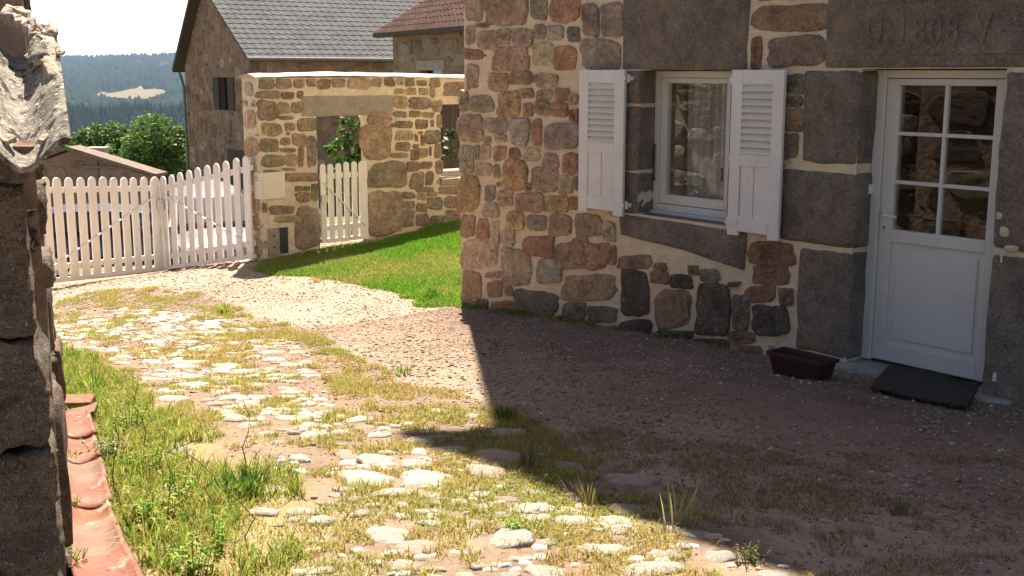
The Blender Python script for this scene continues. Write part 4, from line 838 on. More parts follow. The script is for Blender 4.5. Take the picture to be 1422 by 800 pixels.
HAND = [(690, 632, 72, 26, 'cobble_pink', 'long flat stone just inside the shadow, beyond the half lit pink stone'), (675, 653, 58, 24, 'cobble_pink', 'pinkish flat stone half lit on the corner of the house shadow'), (876, 664, 76, 26, 'cobble_pink', 'long pointed stone lying in the shadow behind the tall grass tuft'),
 (591, 663, 78, 21, 'cobble', 'largest white flat stone left of the shadow corner'), (522, 637, 52, 22, 'cobble', 'white rounded stone left of the small narrow one before the shadow'), (577, 643, 44, 17, 'cobble', 'small white narrow stone between two larger white stones by the shadow'), (507, 664, 78, 18, 'cobble', 'long thin white stone left of the largest white stone'),
 (546, 682, 48, 20, 'cobble', 'sloping pale stone below the long thin white one'), (582, 609, 42, 22, 'cobble', 'white stone whose right half lies at the very edge of the shadow'), (435, 603, 44, 20, 'cobble', 'white stone standing alone in dry grass, upper left of the long thin one'), (240, 553, 42, 15, 'cobble', 'white flat stone at the left end of the cobbled patch'), (326, 579, 34, 16, 'cobble', 'squarish white stone at the near edge of the far cobbled patch'),
 (324, 550, 40, 19, 'cobble', 'broad white stone above the squarish one in the far cobbled patch'), (710, 746, 64, 24, 'cobble', 'broad white stone in the sunny foreground, below the leafy sprig'), (755, 756, 34, 12, 'cobble', 'small white stone touching the broad one in the sunny foreground'), (796, 722, 52, 13, 'cobble', 'long low white stone along the shadow edge, left of the grass tuft'), (841, 764, 68, 18, 'cobble', 'long straight white stone in the foreground, near the shadow edge'),
 (856, 725, 50, 16, 'cobble', 'white stone right at the shadow edge, left of the tall grass tuft'), (905, 790, 84, 22, 'cobble', 'wide white stone at the bottom edge of the photo'), (946, 760, 30, 13, 'cobble', 'small bright stone upper right of the wide bottom stone'), (998, 773, 46, 15, 'cobble', 'white stone at the tip of the sunlit ground near the shadow'), (1185, 733, 52, 20, 'cobble_pink', 'pale stone lying alone deep in the shadow at the right'),
 (792, 647, 44, 20, 'cobble_pink', 'rounded stone in the shadow, left of the long pointed one'), (938, 718, 56, 20, 'cobble_pink', 'stone in the shadow behind the tall grass tuft'), (538, 741, 62, 28, 'cobble', 'cracked pale stone in the middle of the foreground'), (365, 711, 46, 15, 'cobble', 'pale oblong stone right below the dark green tuft'), (444, 722, 44, 16, 'cobble', 'slanting pale stone in the foreground, left of the cracked one'),
 (500, 714, 30, 12, 'cobble', 'small rounded white stone above the cracked pale one'), (560, 786, 46, 18, 'cobble', 'pale stone at the bottom of the photo below the cracked one'), (250, 624, 28, 12, 'cobble', 'pale stone alone among the green weeds'), (872, 710, 50, 16, 'cobble_pink', 'reddish stone in the shadow, just left of the tall tuft'), (436, 752, 26, 12, 'cobble', 'small stone between the slanting stone and the bottom edge'), (655, 579, 28, 9, 'cobble', 'small white stone by the corner of the shadow near the path'),
 (610, 572, 28, 8, 'cobble', 'small white stone in yellow grass near the path edge'), (668, 786, 30, 12, 'cobble', 'small stone at the bottom centre of the photo'), (1080, 727, 50, 8, 'cobble_pink', 'thin pale stone strip in the shadow, left of the lone pale stone'), (700, 603, 60, 14, 'cobble_pink', 'flat earthy stone in the shadow among the dark grass'), (840, 650, 30, 12, 'cobble_pink', 'small stone in the shadow next to the long pointed one'), (920, 770, 56, 11, 'cobble', 'narrow white stone between the wide bottom stone and the shadow')]
pxm = lambda Y: F_ / math.hypot(Y, 2.0)
for px, py, w, h, kd, lab in HAND:
    p = G(px, py + h * .2); L = w / pxm(p[1]); dp = abs(G(px, py + h * .5)[1] - G(px, py - h * .5)[1]); field_stone(p[0], p[1], L, min(dp * .82, L * .8), random.uniform(-.18, .18), kd, lab, None)
def scatter_stones(poly, n, szs, dens, label, group, far):
    lo, hi = poly.min(0), poly.max(0); c = 0; tr = 0
    while c < n and tr < 9000:
        tr += 1; x, y = random.uniform(lo[0], hi[0]), random.uniform(lo[1], hi[1])
        if not inside(poly, np.array([x]), np.array([y]))[0]: continue
        if float(vnoise(np.array([x * 1.6]), np.array([y * 1.6]), 77)[0]) < dens: continue
        L = random.choice(szs) * random.uniform(.8, 1.25); W = L * random.uniform(.45, .85)
        if any((x - a) ** 2 + (y - b) ** 2 < ((L * .5 + r) * .85) ** 2 and abs(y - b) < (W * .5 + s) * .95 for a, b, r, s in PLACED): continue
        field_stone(x, y, L, W, random.uniform(-.35, .35), random.choice(('cobble', 'cobble', 'cobble_pink')), label, group, hgt=.014 + .10 * W); c += 1
    return c
n1 = scatter_stones(COB_A, 185, [.2, .16, .13, .11, .09, .15, .08], .2, 'pale flat stone bedded tightly in the far cobbled patch before the gate', 'stones of the far cobbled patch', True)
n2 = scatter_stones(COB_B, 75, [.13, .10, .08, .07, .16], .33, 'small pale stone scattered in the sunny dry grass of the foreground', 'small stones in the sunny foreground', False)
print('stones', n1, n2, len(HAND))

CH = [(107, 598, 46), (112, 626, 50), (117, 655, 58), (121, 686, 64), (124, 716, 68), (130, 750, 76), (142, 792, 90), (160, 850, 110)]
CHP = np.array(sorted([(G(a, b)[0], G(a, b)[1], c / pxm(G(a, b)[1]) * .5) for a, b, c in CH], key=lambda q: q[1]))
# ------------------------------------------------------------------ gravel, grass, weeds
def near_stone(x, y, k=.8):
    bad = np.zeros(x.shape, bool)
    for a, b, r, s in PLACED: bad |= ((x - a) / (r * k)) ** 2 + ((y - b) / (s * k)) ** 2 < 1
    return bad
def outside_buildings(x, y):
    d = x * WV[0] + y * WV[1]; s = x * DV[0] + y * DV[1]
    inh = (d > CF - .02) & (s < SC_ + .1) & (d < CF + DEP); rx, ry = x - Q0[0], y - Q0[1]; gs_ = rx * WV[0] + ry * WV[1]; go = -(rx * DV[0] + ry * DV[1])
    inw = (gs_ > -.05) & (gs_ < 7) & (go > -.5) & (go < .02) & ~((gs_ > .9) & (gs_ < 1.6)); sx, sy = x - KX[0], y - KX[1]; sh_ = (sx * SN[0] + sy * SN[1] < .03)
    inc = np.zeros(x.shape, bool)
    if CHP is not None:
        xc = np.interp(y, CHP[:, 1], CHP[:, 0]); hw = np.interp(y, CHP[:, 1], CHP[:, 2]); inc = (np.abs(x - xc) < hw) & (y < CHP[-1, 1] + .05)
    return ~(inh | inw | inc | (sh_ & (y > 2.6)))
def blades(name, x, y, h, w, col, lean, kind='stuff', z=None, material='grass'):
    n = len(x); z = terrain(x, y) if z is None else z; an = rng.uniform(0, 6.283, n); dx, dy = np.cos(an), np.sin(an); la = rng.uniform(0, 6.283, n); lx, ly = np.cos(la) * lean, np.sin(la) * lean
    base = np.stack([x, y, z - .005], -1); P = np.zeros((n, 5, 3)); side = np.stack([dx, dy, 0 * dx], -1)
    mid = base + np.stack([lx * h * .35, ly * h * .35, h * .58], -1); tip = base + np.stack([lx * h, ly * h, h * (1 - .35 * np.abs(lean))], -1)
    P[:, 0] = base - side * w[:, None] * .5; P[:, 1] = base + side * w[:, None] * .5; P[:, 2] = mid + side * w[:, None] * .38; P[:, 3] = mid - side * w[:, None] * .38; P[:, 4] = tip
    b = (np.arange(n) * 5)[:, None]; T = np.concatenate([b + [0, 1, 2], b + [0, 2, 3], b + [3, 2, 4]]).reshape(-1, 3)
    return fast_mesh(name, P.reshape(-1, 3), T, np.repeat(col, 5, 0), M[material], kind=kind, nv=3)
def sample(poly, n):
    lo, hi = poly.min(0), poly.max(0); lo = np.maximum(lo, [-7, 2.6]); x = rng.uniform(lo[0], hi[0], n); y = rng.uniform(lo[1], hi[1], n); return x, y
def pick(cols, n, p=None):
    c = np.array(cols)[rng.choice(len(cols), n, p=p)]; return c * rng.uniform(.75, 1.25, (n, 1))
GREEN = [(.22, .31, .035), (.27, .35, .05), (.16, .25, .03), (.32, .38, .09)]; STRAW = [(.46, .345, .10), (.42, .29, .085), (.52, .42, .17), (.38, .24, .09), (.34, .33, .075)]
# lawn
x, y = sample(LAWN, 170000); m = zone_masks(x, y)['lawn'] & outside_buildings(x, y); x, y = x[m], y[m]; n = len(x)
gr = fbm(x * .9, y * .9, 41); dryl = (rng.random(n) < np.clip(2.14 - 3.4 * fbm(x * .7 + 4, y * .7, 41) + .15 * (y < 14.0), .04, .8)); col = np.where(dryl[:, None], pick([(.34, .31, .08), (.26, .30, .05), (.40, .33, .12)], n), pick([(.13, .29, .015), (.17, .34, .02), (.10, .23, .015)], n))
blades('lawn', x, y, rng.uniform(.035, .075, n), rng.uniform(.005, .010, n), col, rng.uniform(.2, .9, n))
# dry grass in tufts
x, y = sample(DRY, 760000); mk2 = zone_masks(x, y); dn = fbm(x * 2.2, y * 2.2, 51); dn2 = fbm(x * 7, y * 7, 52)
m = mk2['dry'] & ~near_stone(x, y, .62) & outside_buildings(x, y) & (dn * .6 + dn2 * .55 > np.where(mk2['coba'], .62, .545)) & ~(mk2['weedy'] & (rng.random(len(x)) < .55)); x, y = x[m], y[m]; n = len(x)
gp = fbm(x * 1.3, y * 1.3, 53); isg = rng.random(n) < np.clip(1.8 * gp - .55, .08, .8); col = np.where(isg[:, None], pick([(.30, .34, .06), (.24, .30, .05), (.38, .37, .10)], n), pick(STRAW, n))
blades('dry_grass', x, y, rng.uniform(.012, .052, n) * (.7 + .8 * fbm(x * 3, y * 3, 54)), rng.uniform(.003, .0065, n), col, rng.uniform(.3, 1.1, n)); nd = n
# green weeds on the left
x, y = sample(WEEDY, 150000); m = zone_masks(x, y)['weedy'] & ~near_stone(x, y) & outside_buildings(x, y) & (fbm(x * 2.0, y * 2.0, 61) * .5 + fbm(x * 6, y * 6, 62) * .5 > .47); x, y = x[m], y[m]; n = len(x)
col = np.where((rng.random(n) < .3)[:, None], pick(STRAW, n), pick(GREEN, n)); blades('green_weeds', x, y, rng.uniform(.04, .13, n) * (.6 + .8 * fbm(x * 3, y * 3, 63)), rng.uniform(.004, .009, n), col, rng.uniform(.2, 1.0, n))
print('blades', nd, n)
# gravel
def gravel(npts):
    x = rng.uniform(-6.4, 5.2, npts); y = rng.uniform(3.2, 17.5, npts); mm = zone_masks(x, y); d = x * WV[0] + y * WV[1]
    keep = outside_buildings(x, y) & ~mm['lawn'] & ~(mm['weedy'] & (rng.random(npts) < .8)) & (rng.random(npts) < np.clip((4.6 + 1.6 * (fbm(x * .9, y * .9, 95) - .5) - (CF - d)) / 2.2, .05, 1) * np.clip(1.9 * fbm(x * 1.4, y * 1.4, 96) - .15, .3, 1)); x, y = x[keep], y[keep]; n = len(x); z = terrain(x, y)
    s = rng.uniform(.0025, .0085, n) * np.where(rng.random(n) < .09, 2.1, 1); oct_ = np.array([[1, 0, 0], [0, 1, 0], [-1, 0, 0], [0, -1, 0], [0, 0, .75], [0, 0, -.6]]); ang = rng.uniform(0, 6.28, n); sx = rng.uniform(.8, 1.7, n)
    P = np.repeat(oct_[None], n, 0) * rng.uniform(.75, 1.25, (n, 6, 1)); P[:, :, 0] *= sx[:, None]; c, s_ = np.cos(ang)[:, None], np.sin(ang)[:, None]; px, py = P[:, :, 0] * c - P[:, :, 1] * s_, P[:, :, 0] * s_ + P[:, :, 1] * c
    P = np.stack([px, py, P[:, :, 2]], -1) * s[:, None, None] + np.stack([x, y, z + s * .2], -1)[:, None]
    T = np.array([[0, 1, 4], [1, 2, 4], [2, 3, 4], [3, 0, 4], [1, 0, 5], [2, 1, 5], [3, 2, 5], [0, 3, 5]]); F3 = ((np.arange(n) * 6)[:, None, None] + T[None]).reshape(-1, 3)
    col = pick([(.33, .235, .172), (.27, .188, .136), (.22, .145, .10), (.48, .39, .315), (.15, .095, .07)], n, [.32, .28, .2, .16, .04]); fast_mesh('gravel', P.reshape(-1, 3), F3, np.repeat(col, 6, 0), M['gravel'], kind='stuff', nv=3)
gravel(260000)

def chips(n0):
    sets = []
    for poly, n_, dens, sc in ((COB_A, n0, .36, (.025, .065)), (COB_B, n0 // 5, .36, (.02, .05))):
        lo, hi = poly.min(0), poly.max(0); x = rng.uniform(lo[0], hi[0], n_); y = rng.uniform(max(lo[1], 2.6), hi[1], n_); m = inside(poly, x, y) & ~near_stone(x, y, 1.0) & (vnoise(x * 2.1, y * 2.1, 78) > dens) & outside_buildings(x, y); sets.append((x[m], y[m], rng.uniform(*sc, m.sum())))
    x, y, s = [np.concatenate(q) for q in zip(*sets)]; n = len(x); k = 9; an = np.arange(k) * 2 * math.pi / k; rot = rng.uniform(-.5, .5, n); rad = rng.uniform(.72, 1.15, (n, k)); asp = rng.uniform(.4, .8, n)
    P = np.zeros((n, 2 * k + 1, 3))
    for lay, (rr, h) in enumerate(((1.05, -.3), (.78, .26))):
        px = np.cos(an)[None] * rad * rr * s[:, None]; py = np.sin(an)[None] * rad * rr * (s * asp)[:, None]; P[:, lay * k:(lay + 1) * k, 0] = px * np.cos(rot)[:, None] - py * np.sin(rot)[:, None]; P[:, lay * k:(lay + 1) * k, 1] = px * np.sin(rot)[:, None] + py * np.cos(rot)[:, None]; P[:, lay * k:(lay + 1) * k, 2] = h * s[:, None] * rng.uniform(.75, 1.2, (n, k))
    P[:, 2 * k, 2] = .3 * s; P += np.stack([x, y, terrain(x, y)], -1)[:, None]
    T = [[i, (i + 1) % k, k + (i + 1) % k] for i in range(k)] + [[i, k + (i + 1) % k, k + i] for i in range(k)] + [[k + i, k + (i + 1) % k, 2 * k] for i in range(k)]
    F3 = ((np.arange(n) * (2 * k + 1))[:, None, None] + np.array(T)[None]).reshape(-1, 3); col = pick([(.50, .43, .35), (.43, .34, .26), (.54, .48, .41), (.36, .26, .19)], n); fast_mesh('small_stones', P.reshape(-1, 3), F3, np.repeat(col, 2 * k + 1, 0), M['gravel'], kind='stuff', nv=3); return n
STRUCT_AT_ORIGIN.add('small_stones'); print('chips', chips(2600))
SHADE = poly_xy([(690, 575), (800, 590), (1000, 620), (1422, 640), (1600, 700), (1600, 1000), (1130, 800), (960, 712), (800, 660)])
x, y = sample(SHADE, 60000); m = inside(SHADE, x, y) & ~near_stone(x, y) & outside_buildings(x, y) & (fbm(x * 1.9, y * 1.9, 91) * .5 + fbm(x * 8, y * 8, 92) * .5 + .12 * rng.random(len(x)) > .615); x, y = x[m], y[m]; n = len(x)
blades('shade_grass', x, y, rng.uniform(.014, .05, n), rng.uniform(.003, .006, n), np.where((rng.random(n) < .3)[:, None], pick([(.24, .26, .07), (.18, .2, .06)], n), pick([(.40, .24, .11), (.36, .18, .09), (.30, .18, .10)], n)), rng.uniform(.4, 1.2, n)); print('shade blades', n)
n = 9000; ss = rng.uniform(4.9, 9.55, n); oo = np.abs(rng.normal(0, .06, n)) + .012; x = WV[0] * (CF - oo) + DV[0] * ss; y = WV[1] * (CF - oo) + DV[1] * ss; m = fbm(ss * 2.3, ss * 0 + 1.5, 97) + .12 * rng.normal(0, 1, n) > .60; x, y = x[m], y[m]; n = len(x)
blades('wall_foot_grass', x, y, rng.uniform(.02, .07, n), rng.uniform(.004, .008, n), np.where((rng.random(n) < .55)[:, None], pick(GREEN, n) * .7, pick(STRAW, n) * .8), rng.uniform(.2, 1.0, n))
# single weeds and tufts
def leaf_quad(mb, o, d, up, L, w, col, bend=.25):
    d = d / np.linalg.norm(d); s = np.cross(d, up); s /= (np.linalg.norm(s) + 1e-9); n = np.cross(s, d)
    mb.add([o, o + d * L * .45 + s * w * .5 + n * L * .08, o + d * L - n * L * bend, o + d * L * .45 - s * w * .5 + n * L * .08], [(0, 1, 2, 3)], col)
def weed(px, py, hgt, n_st, leafy, label, cols=GREEN, spread=.5, lw=.012, seed=0):
    p = G(px, py); m = MB(); rs = random.Random(seed); z0 = p[2]
    if leafy: hgt *= .6; lw *= .58; n_st = int(n_st * 1.5)
    for i in range(n_st):
        an = rs.uniform(0, 6.28); ln = rs.uniform(.1, spread); h = hgt * rs.uniform(.55, 1.0); b = p + np.array([math.cos(an), math.sin(an), 0]) * rs.uniform(0, .05 + hgt * .15); tip = b + np.array([math.cos(an) * ln * h, math.sin(an) * ln * h, h]); mid = b * .5 + tip * .5 + np.array([0, 0, .08 * h]); c = tuple(v * rs.uniform(.75, 1.25) for v in rs.choice(cols))
        if leafy:
            m.tube([b, mid, tip], [.0025, .002, .001], 4, col=c, cap=False)
            for k in range(leafy):
                t = .12 + .85 * k / leafy; o = b * (1 - t) + tip * t + np.array([0, 0, .08 * h * 4 * t * (1 - t)]); a2 = rs.uniform(0, 6.28); leaf_quad(m, o, np.array([math.cos(a2), math.sin(a2), rs.uniform(.1, .7)]), ZV, (lw * 4.2) * rs.uniform(.7, 1.3) * (1.15 - .6 * t), lw * rs.uniform(.9, 1.6), tuple(v * rs.uniform(.8, 1.25) for v in c))
        else:
            s = np.array([-math.sin(an), math.cos(an), 0]) * lw * .5; m.add([b - s, b + s, mid + s * .8, mid - s * .8, tip], [(0, 1, 2, 3), (3, 2, 4)], c)
    V = np.array(m.v) if m.v else None; o = m.build('weed', M['leaf'], None, label=label, cat='weed'); return o
WEEDS = [(128, 545, .15, 90, 0, 'bright green grass tuft by the ragged end of the shed wall', GREEN, .8, .012), (178, 600, .26, 12, 8, 'leafy weed just right of the broken terracotta tiles', GREEN, .4, .013), (150, 640, .20, 18, 9, 'pale leafed weed leaning over the terracotta channel', [(.22, .27, .10), (.16, .22, .05)], .6, .018), (345, 690, .13, 120, 0, 'dark green dense grass tuft amid the foreground', [(.05, .13, .015), (.07, .16, .02)], .8, .010),
 (318, 694, .11, 90, 0, 'paler green grass tuft joined to the dark one on its left', GREEN, .8, .010), (205, 655, .24, 10, 9, 'upright weed among the weeds in the middle left', GREEN, .3, .013), (250, 700, .25, 9, 9, 'tall leafy weed in the lower left weeds', GREEN, .35, .013), (215, 735, .24, 11, 8, 'broad leafed weed at the lower left beside the channel', GREEN, .45, .02), (300, 770, .24, 9, 10, 'thin weed near the bottom edge of the photo', GREEN, .3, .011), (270, 800, .25, 16, 8, 'bushy weed at the bottom left corner of the yard', GREEN, .5, .016),
 (88, 650, .16, 10, 7, 'weed growing between the shed wall and the channel', GREEN, .5, .014), (92, 718, .15, 12, 7, 'second weed between the shed wall and the channel, nearer', GREEN, .5, .014), (90, 800, .2, 14, 6, 'grassy weed at the foot of the shed wall, at the bottom edge', GREEN, .6, .012), (310, 436, .13, 70, 0, 'green grass clump at the rim of the sandy path', GREEN, .9, .012), (700, 585, .10, 90, 0, 'dark grass tuft in the corner of the house shadow', [(.10, .13, .03), (.16, .15, .05)], .7, .010),
 (940, 730, .235, 18, 0, 'tall spiky straw grass tuft at the shadow edge', [(.45, .40, .18), (.34, .34, .12)], .55, .008), (735, 650, .11, 40, 0, 'low dark tuft in the shadow beside the long flat stone', [(.14, .13, .04), (.2, .16, .07)], .8, .008), (815, 700, .12, 50, 0, 'brownish grass clump on the shadow edge, right of centre', [(.30, .22, .09), (.22, .2, .06)], .8, .007), (725, 738, .09, 9, 6, 'small fresh green sprig above the broad white stone', GREEN, .8, .012), (768, 672, .12, 8, 6, 'green sprig standing at the shadow edge', GREEN, .5, .012), (1040, 780, .14, 14, 7, 'brown flowering weed at the shadow tip, lower right', [(.28, .22, .08), (.2, .2, .06)], .6, .008), (600, 414, .12, 90, 0, 'lush green weed clump on the lawn by the house corner', [(.08, .19, .015), (.11, .24, .02)], .9, .016),
 (645, 395, .11, 90, 0, 'bright grass clump against the house corner', [(.09, .21, .015), (.13, .26, .03)], .9, .014), (440, 392, .08, 60, 0, 'straw tuft where the lawn meets the sandy path', STRAW, .8, .008), (560, 520, .09, 30, 0, 'small green tuft in the middle of the sandy path edge', GREEN, .8, .009), (1250, 715, .07, 50, 0, 'low dry tuft in the shade at the lower right', [(.2, .16, .07), (.16, .16, .05)], .9, .007)]
for i, (px, py, h, ns, lf, lab, cols, spd, lw) in enumerate(WEEDS): weed(px, py, h, ns, lf, lab, cols, spd, lw, seed=i)
def tall_stem(px, py, h, lab, seed):
    p = G(px, py); rs = random.Random(seed); m = MB(); b = p; pts = [b + np.array([rs.uniform(-.01, .01) * k + .004 * k * k * rs.uniform(-1, 1), rs.uniform(-.01, .01) * k, h * k / 5]) for k in range(6)]; c = (.16, .15, .05)
    m.tube(pts, [.003, .003, .0025, .002, .002, .0015], 5, col=c)
    for k in range(10):
        t = .55 + .45 * k / 10; q = b + (pts[5] - b) * t; a = rs.uniform(0, 6.28); leaf_quad(m, q, np.array([math.cos(a), math.sin(a), .8]), ZV, .03, .008, (.20, .17, .06))
    m.build('tall_weed', M['leaf'], None, label=lab, cat='weed')
for i, (px, py, h, lab) in enumerate(((160, 690, .42, 'tall thin weed stem nearest the terracotta channel'), (202, 640, .36, 'tall thin weed stem behind the leafy weeds on the left'), (238, 720, .34, 'dark weed stem rising from the lower left weeds'), (342, 662, .36, 'tall seeding stem behind the dark green grass tuft'), (345, 770, .34, 'weed stem near the bottom edge, below the dark green tuft'), (292, 720, .30, 'weed stem between the channel and the dark green tuft'))): tall_stem(px, py, h, lab, i)

# terracotta channel of half round tiles along the foot of the shed
CH = [(107, 598, 46), (112, 626, 50), (117, 655, 58), (121, 686, 64), (124, 716, 68), (130, 750, 76), (142, 792, 90), (160, 850, 110)]
LAB = ['pinkish channel tile at the far broken end, nearest the brick', 'pink channel tile with the pale worn rim, next after the broken end', 'dull buff pink channel tile, third from the far broken end', 'bright salmon channel tile halfway along the wall', 'orange channel tile with dark cracks on its right', 'buff grey channel tile between the orange one and the nearest wide pink one', 'wide pink channel tile nearest the bottom edge of the photo']
MT = ['terra', 'terra', 'terra3', 'terra', 'terra2', 'terra3', 'terra']
for i in range(7):
    p0, p1 = G(CH[i + 1][0], CH[i + 1][1]), G(CH[i][0], CH[i][1]); r = CH[i][2] / pxm(p1[1]) * .66; d = p1 - p0; L = float(np.linalg.norm(d)) * 1.12
    o = p0 + np.array([0, 0, .08]); m = MB(); half_tile(m, o, d + np.array([0, 0, -.006]), ZV, r, r * .90, L * 1.06, th=.020, arc=math.pi * .50, sgn=-1, n=14, m=8, wob=.006, seed=i * 1.7)
    a = np.array(m.v); dz = (o[2] - r * .0) - a[:, 2].min() ; a[:, 2] += gz(o[0] + d[0] * .4, o[1] + d[1] * .4) - .012 - a[:, 2].min() + .004 * (6 - i) ; m.v = [tuple(q) for q in a]
    m.build('channel_tile', M[MT[i]], None, smooth=True, label=LAB[i], cat='tile', group='terracotta tiles forming a channel along the shed')
for i, (px, py, sx, sy, sz, rz, tilt, mt, lab) in enumerate(((98, 592, .14, .07, .018, .2, .25, 'terra3', 'broken tile slab leaning at the foot of the ragged wall'), (106, 603, .12, .06, .015, -.3, -.2, 'terra', 'cracked pink tile piece lying across the far end of the channel'))):
    p = G(px, py); m = MB(); c, s = math.cos(rz), math.sin(rz); U = np.array([c, s, tilt]); Vv = np.array([-s, c, .1]); rough_block(m, lambda a, b, h: p + U * a + Vv * b + ZV * (h + .05), -sx, sx, -sy, sy, -sz, sz, r=.006, amp=.01, step=.02, seed=i + 3, fr=12); m.build('broken_tile', M[mt], None, label=lab, cat='broken tile')
p = G(100, 578); bk = MB(); rough_block(bk, lambda a, b, h: p + np.array([.94, .2, 0]) * a + np.array([-.2, .94, 0]) * b + ZV * h, -.19, .13, -.08, .1, -.04, .10, r=.012, amp=.012, step=.025, seed=8, col=(.3, .13, .08)); bk.build('brick', M['terra2'], None, label='brown brick at the foot of the ragged wall end, above the channel', cat='brick')
# ================================================================== BUILDINGS BEYOND THE GATE
def tiled_roof(mb, o, u, v, Lu, Lv, tw=.30, tc=.36, amp=.035, lift=.02):
    """courses of waved tiles: o = lower corner, u along the eave, v up the slope"""
    u, v = np.asarray(u), np.asarray(v); w = np.cross(u, v); w = w / np.linalg.norm(w); w = w if w[2] > 0 else -w; nu = int(Lu / tw * 6); us = np.linspace(0, Lu, nu + 1); k = 0; y = 0
    while y < Lv:
        y1 = min(y + tc, Lv); V = []; off = (k % 2) * 0
        for (yy, hh) in ((y - .0, lift), (y, lift + .001), (y1 + .02, 0)):
            for i, a in enumerate(us):
                p = (a / tw + off) % 1; wv = amp * (math.cos(2 * math.pi * p) * .5 + .5) ** 1.5; V.append(o + u * a + v * yy + w * (hh + wv - (.035 if (yy, hh) == (y, lift) and False else 0)))
        for i, a in enumerate(us): V[i] = V[i] - w * .03
        n = nu + 1; Fc = [(r * n + i, r * n + i + 1, (r + 1) * n + i + 1, (r + 1) * n + i) for r in range(2) for i in range(nu)]; mb.add(V, Fc); y += tc; k += 1
# the barn
BA = at(345, 75, 45.0); al = R(34); bg = np.array([-math.sin(al), math.cos(al), 0]); be = np.array([math.cos(al), math.sin(al), 0]); EZ = BA[2]; GW = 7.5; BLEN = 13.0; AP = 4.6; APZ = EZ + 2.95; FZ = 2.55
b0 = np.array([BA[0], BA[1], 0]); BZ = -6.5
barn = thing('stone_barn', (BA[0], BA[1], gz(BA[0], BA[1])), 'tall dark stone barn with a grey tiled roof and brown shutters, beyond the gate wall', 'barn')
bto = lambda a, b, h: b0 + bg * a + ZV * b - be * h; lto = lambda a, b, h: b0 + be * a + ZV * b - bg * h
W1 = (2.02, 3.55, .55, 1.86); W2 = (.55, 2.65, -2.6, -1.0)
bw = MB(); slab_wall(bw, bto, 0, GW, BZ, FZ, [W1, W2], .5, step=.4, amp=.03, col=(.21, .16, .12)); bw.prism([(0.0, FZ - .004), (GW, FZ - .004), (GW, FZ), (AP, APZ - .1), (0, EZ - .05)], bto, -.5, 0.0, (.21, .16, .12)); bw.build('gable_wall', M['barn_mortar'], barn)
lw_ = MB(); slab_wall(lw_, lto, .001, BLEN, BZ, EZ - .12, [(6.0, 6.75, 1.35, 2.1)], .5, step=.5, amp=.03); lw_.obox(b0, bg, be, ZV, (.5, GW, BLEN - .5, BLEN, BZ, EZ)); lw_.obox(b0, be, bg, ZV, (.5, BLEN, GW - .5, GW - .01, BZ, FZ - .02)); lw_.build('long_wall', M['barn_mortar'], barn)
BPAL = [(.27, .16, .12), (.22, .13, .10), (.32, .20, .15), (.20, .125, .105), (.30, .165, .12), (.34, .23, .18)]
bs = MB(); fl = Fill(0.05, GW, BZ + 2, APZ, res=.04); fl.block(W1[0] - .35, W1[1] + .35, W1[2], W1[3] + .1); fl.block(W2[0] - .1, W2[1] + .1, W2[2], W2[3] + .1)
fl.pack(bs, bto, [.6, .45, .32, .22], 900, BPAL, th=.03, gap=.02, n=8, asp=(.45, .8), region=lambda a, b, w, h: b + h < min(EZ + (a) * .64, FZ + (GW - a - w) * 1.1) - .05)
fl = Fill(0.05, 8.5, -4.5, EZ - .15, res=.04); fl.block(5.9, 6.85, 1.25, 2.2); fl.pack(bs, lto, [.6, .45, .32, .22], 900, [(.30, .19, .12), (.24, .15, .10), (.20, .13, .09), (.33, .23, .15), (.17, .12, .09)], th=.03, gap=.02, n=8, asp=(.45, .8)); bs.build('rubble_stones', M['barn_wall'], barn, smooth=True)
sl = math.hypot(AP, APZ - EZ); vs_ = (bg * AP + ZV * (APZ - EZ)) / sl; sl2 = math.hypot(GW - AP, APZ - FZ); vs2 = (-bg * (GW - AP) + ZV * (APZ - FZ)) / sl2
r1 = MB(); r1.obox(b0 + ZV * EZ - vs_ * .35 - be * .12, be, vs_, np.cross(be, vs_), (0, BLEN + .2, 0, sl + .33, -.10, -.004)); tiled_roof(r1, b0 + ZV * EZ - vs_ * .38 - be * .16, be, vs_, BLEN + .3, sl + .40, tw=.33, tc=.37); rf1 = r1.build('roof', M['greytile'], barn)
r2 = MB(); r2.obox(b0 + bg * GW + ZV * FZ - vs2 * .55 - be * .45, be, vs2, np.cross(vs2, be), (0, BLEN + .6, 0, sl2 + .5, -.12, .06)); r2.build('far_roof_slope', M['wood_dark'], barn)
gt_ = MB(); gt_.tube([b0 + ZV * (EZ - .18) - bg * .42 - be * .2, b0 + ZV * (EZ - .2) - bg * .42 + be * BLEN], .07, 8); gt_.build('gutter', M['zinc'], barn)
dp_ = MB(); q = b0 + bg * GW + ZV * (FZ - .35); dp_.tube([q + bg * .35 - be * .2, q + bg * .3 - be * .1 - ZV * .3, q - bg * .1 - be * .12 - ZV * .75, q - bg * .1 - be * .12 - ZV * 6.5], .06, 8); dp_.tube([b0 + ZV * (EZ - .2) - bg * .35 - be * .1, b0 - bg * .12 - be * .1 + ZV * (EZ - .7), b0 - bg * .12 - be * .1 + ZV * -5], .045, 8); dp_.build('drainpipe', M['zinc'], barn)
def shuttered_window(w, leaves, par, to, nm):
    m = MB(); m.add([to(w[0], w[2], -.3), to(w[1], w[2], -.3), to(w[1], w[3], -.3), to(w[0], w[3], -.3)], [(0, 1, 2, 3)]); o = m.build('window', M['black_glass'], par)
    for a0, a1 in leaves:
        s = MB(); s.box8([to(a0, w[2], .01), to(a1, w[2], .01), to(a1, w[2], .06), to(a0, w[2], .06), to(a0, w[3], .01), to(a1, w[3], .01), to(a1, w[3], .06), to(a0, w[3], .06)]); s.build('shutter', M['wood_dark'], o)
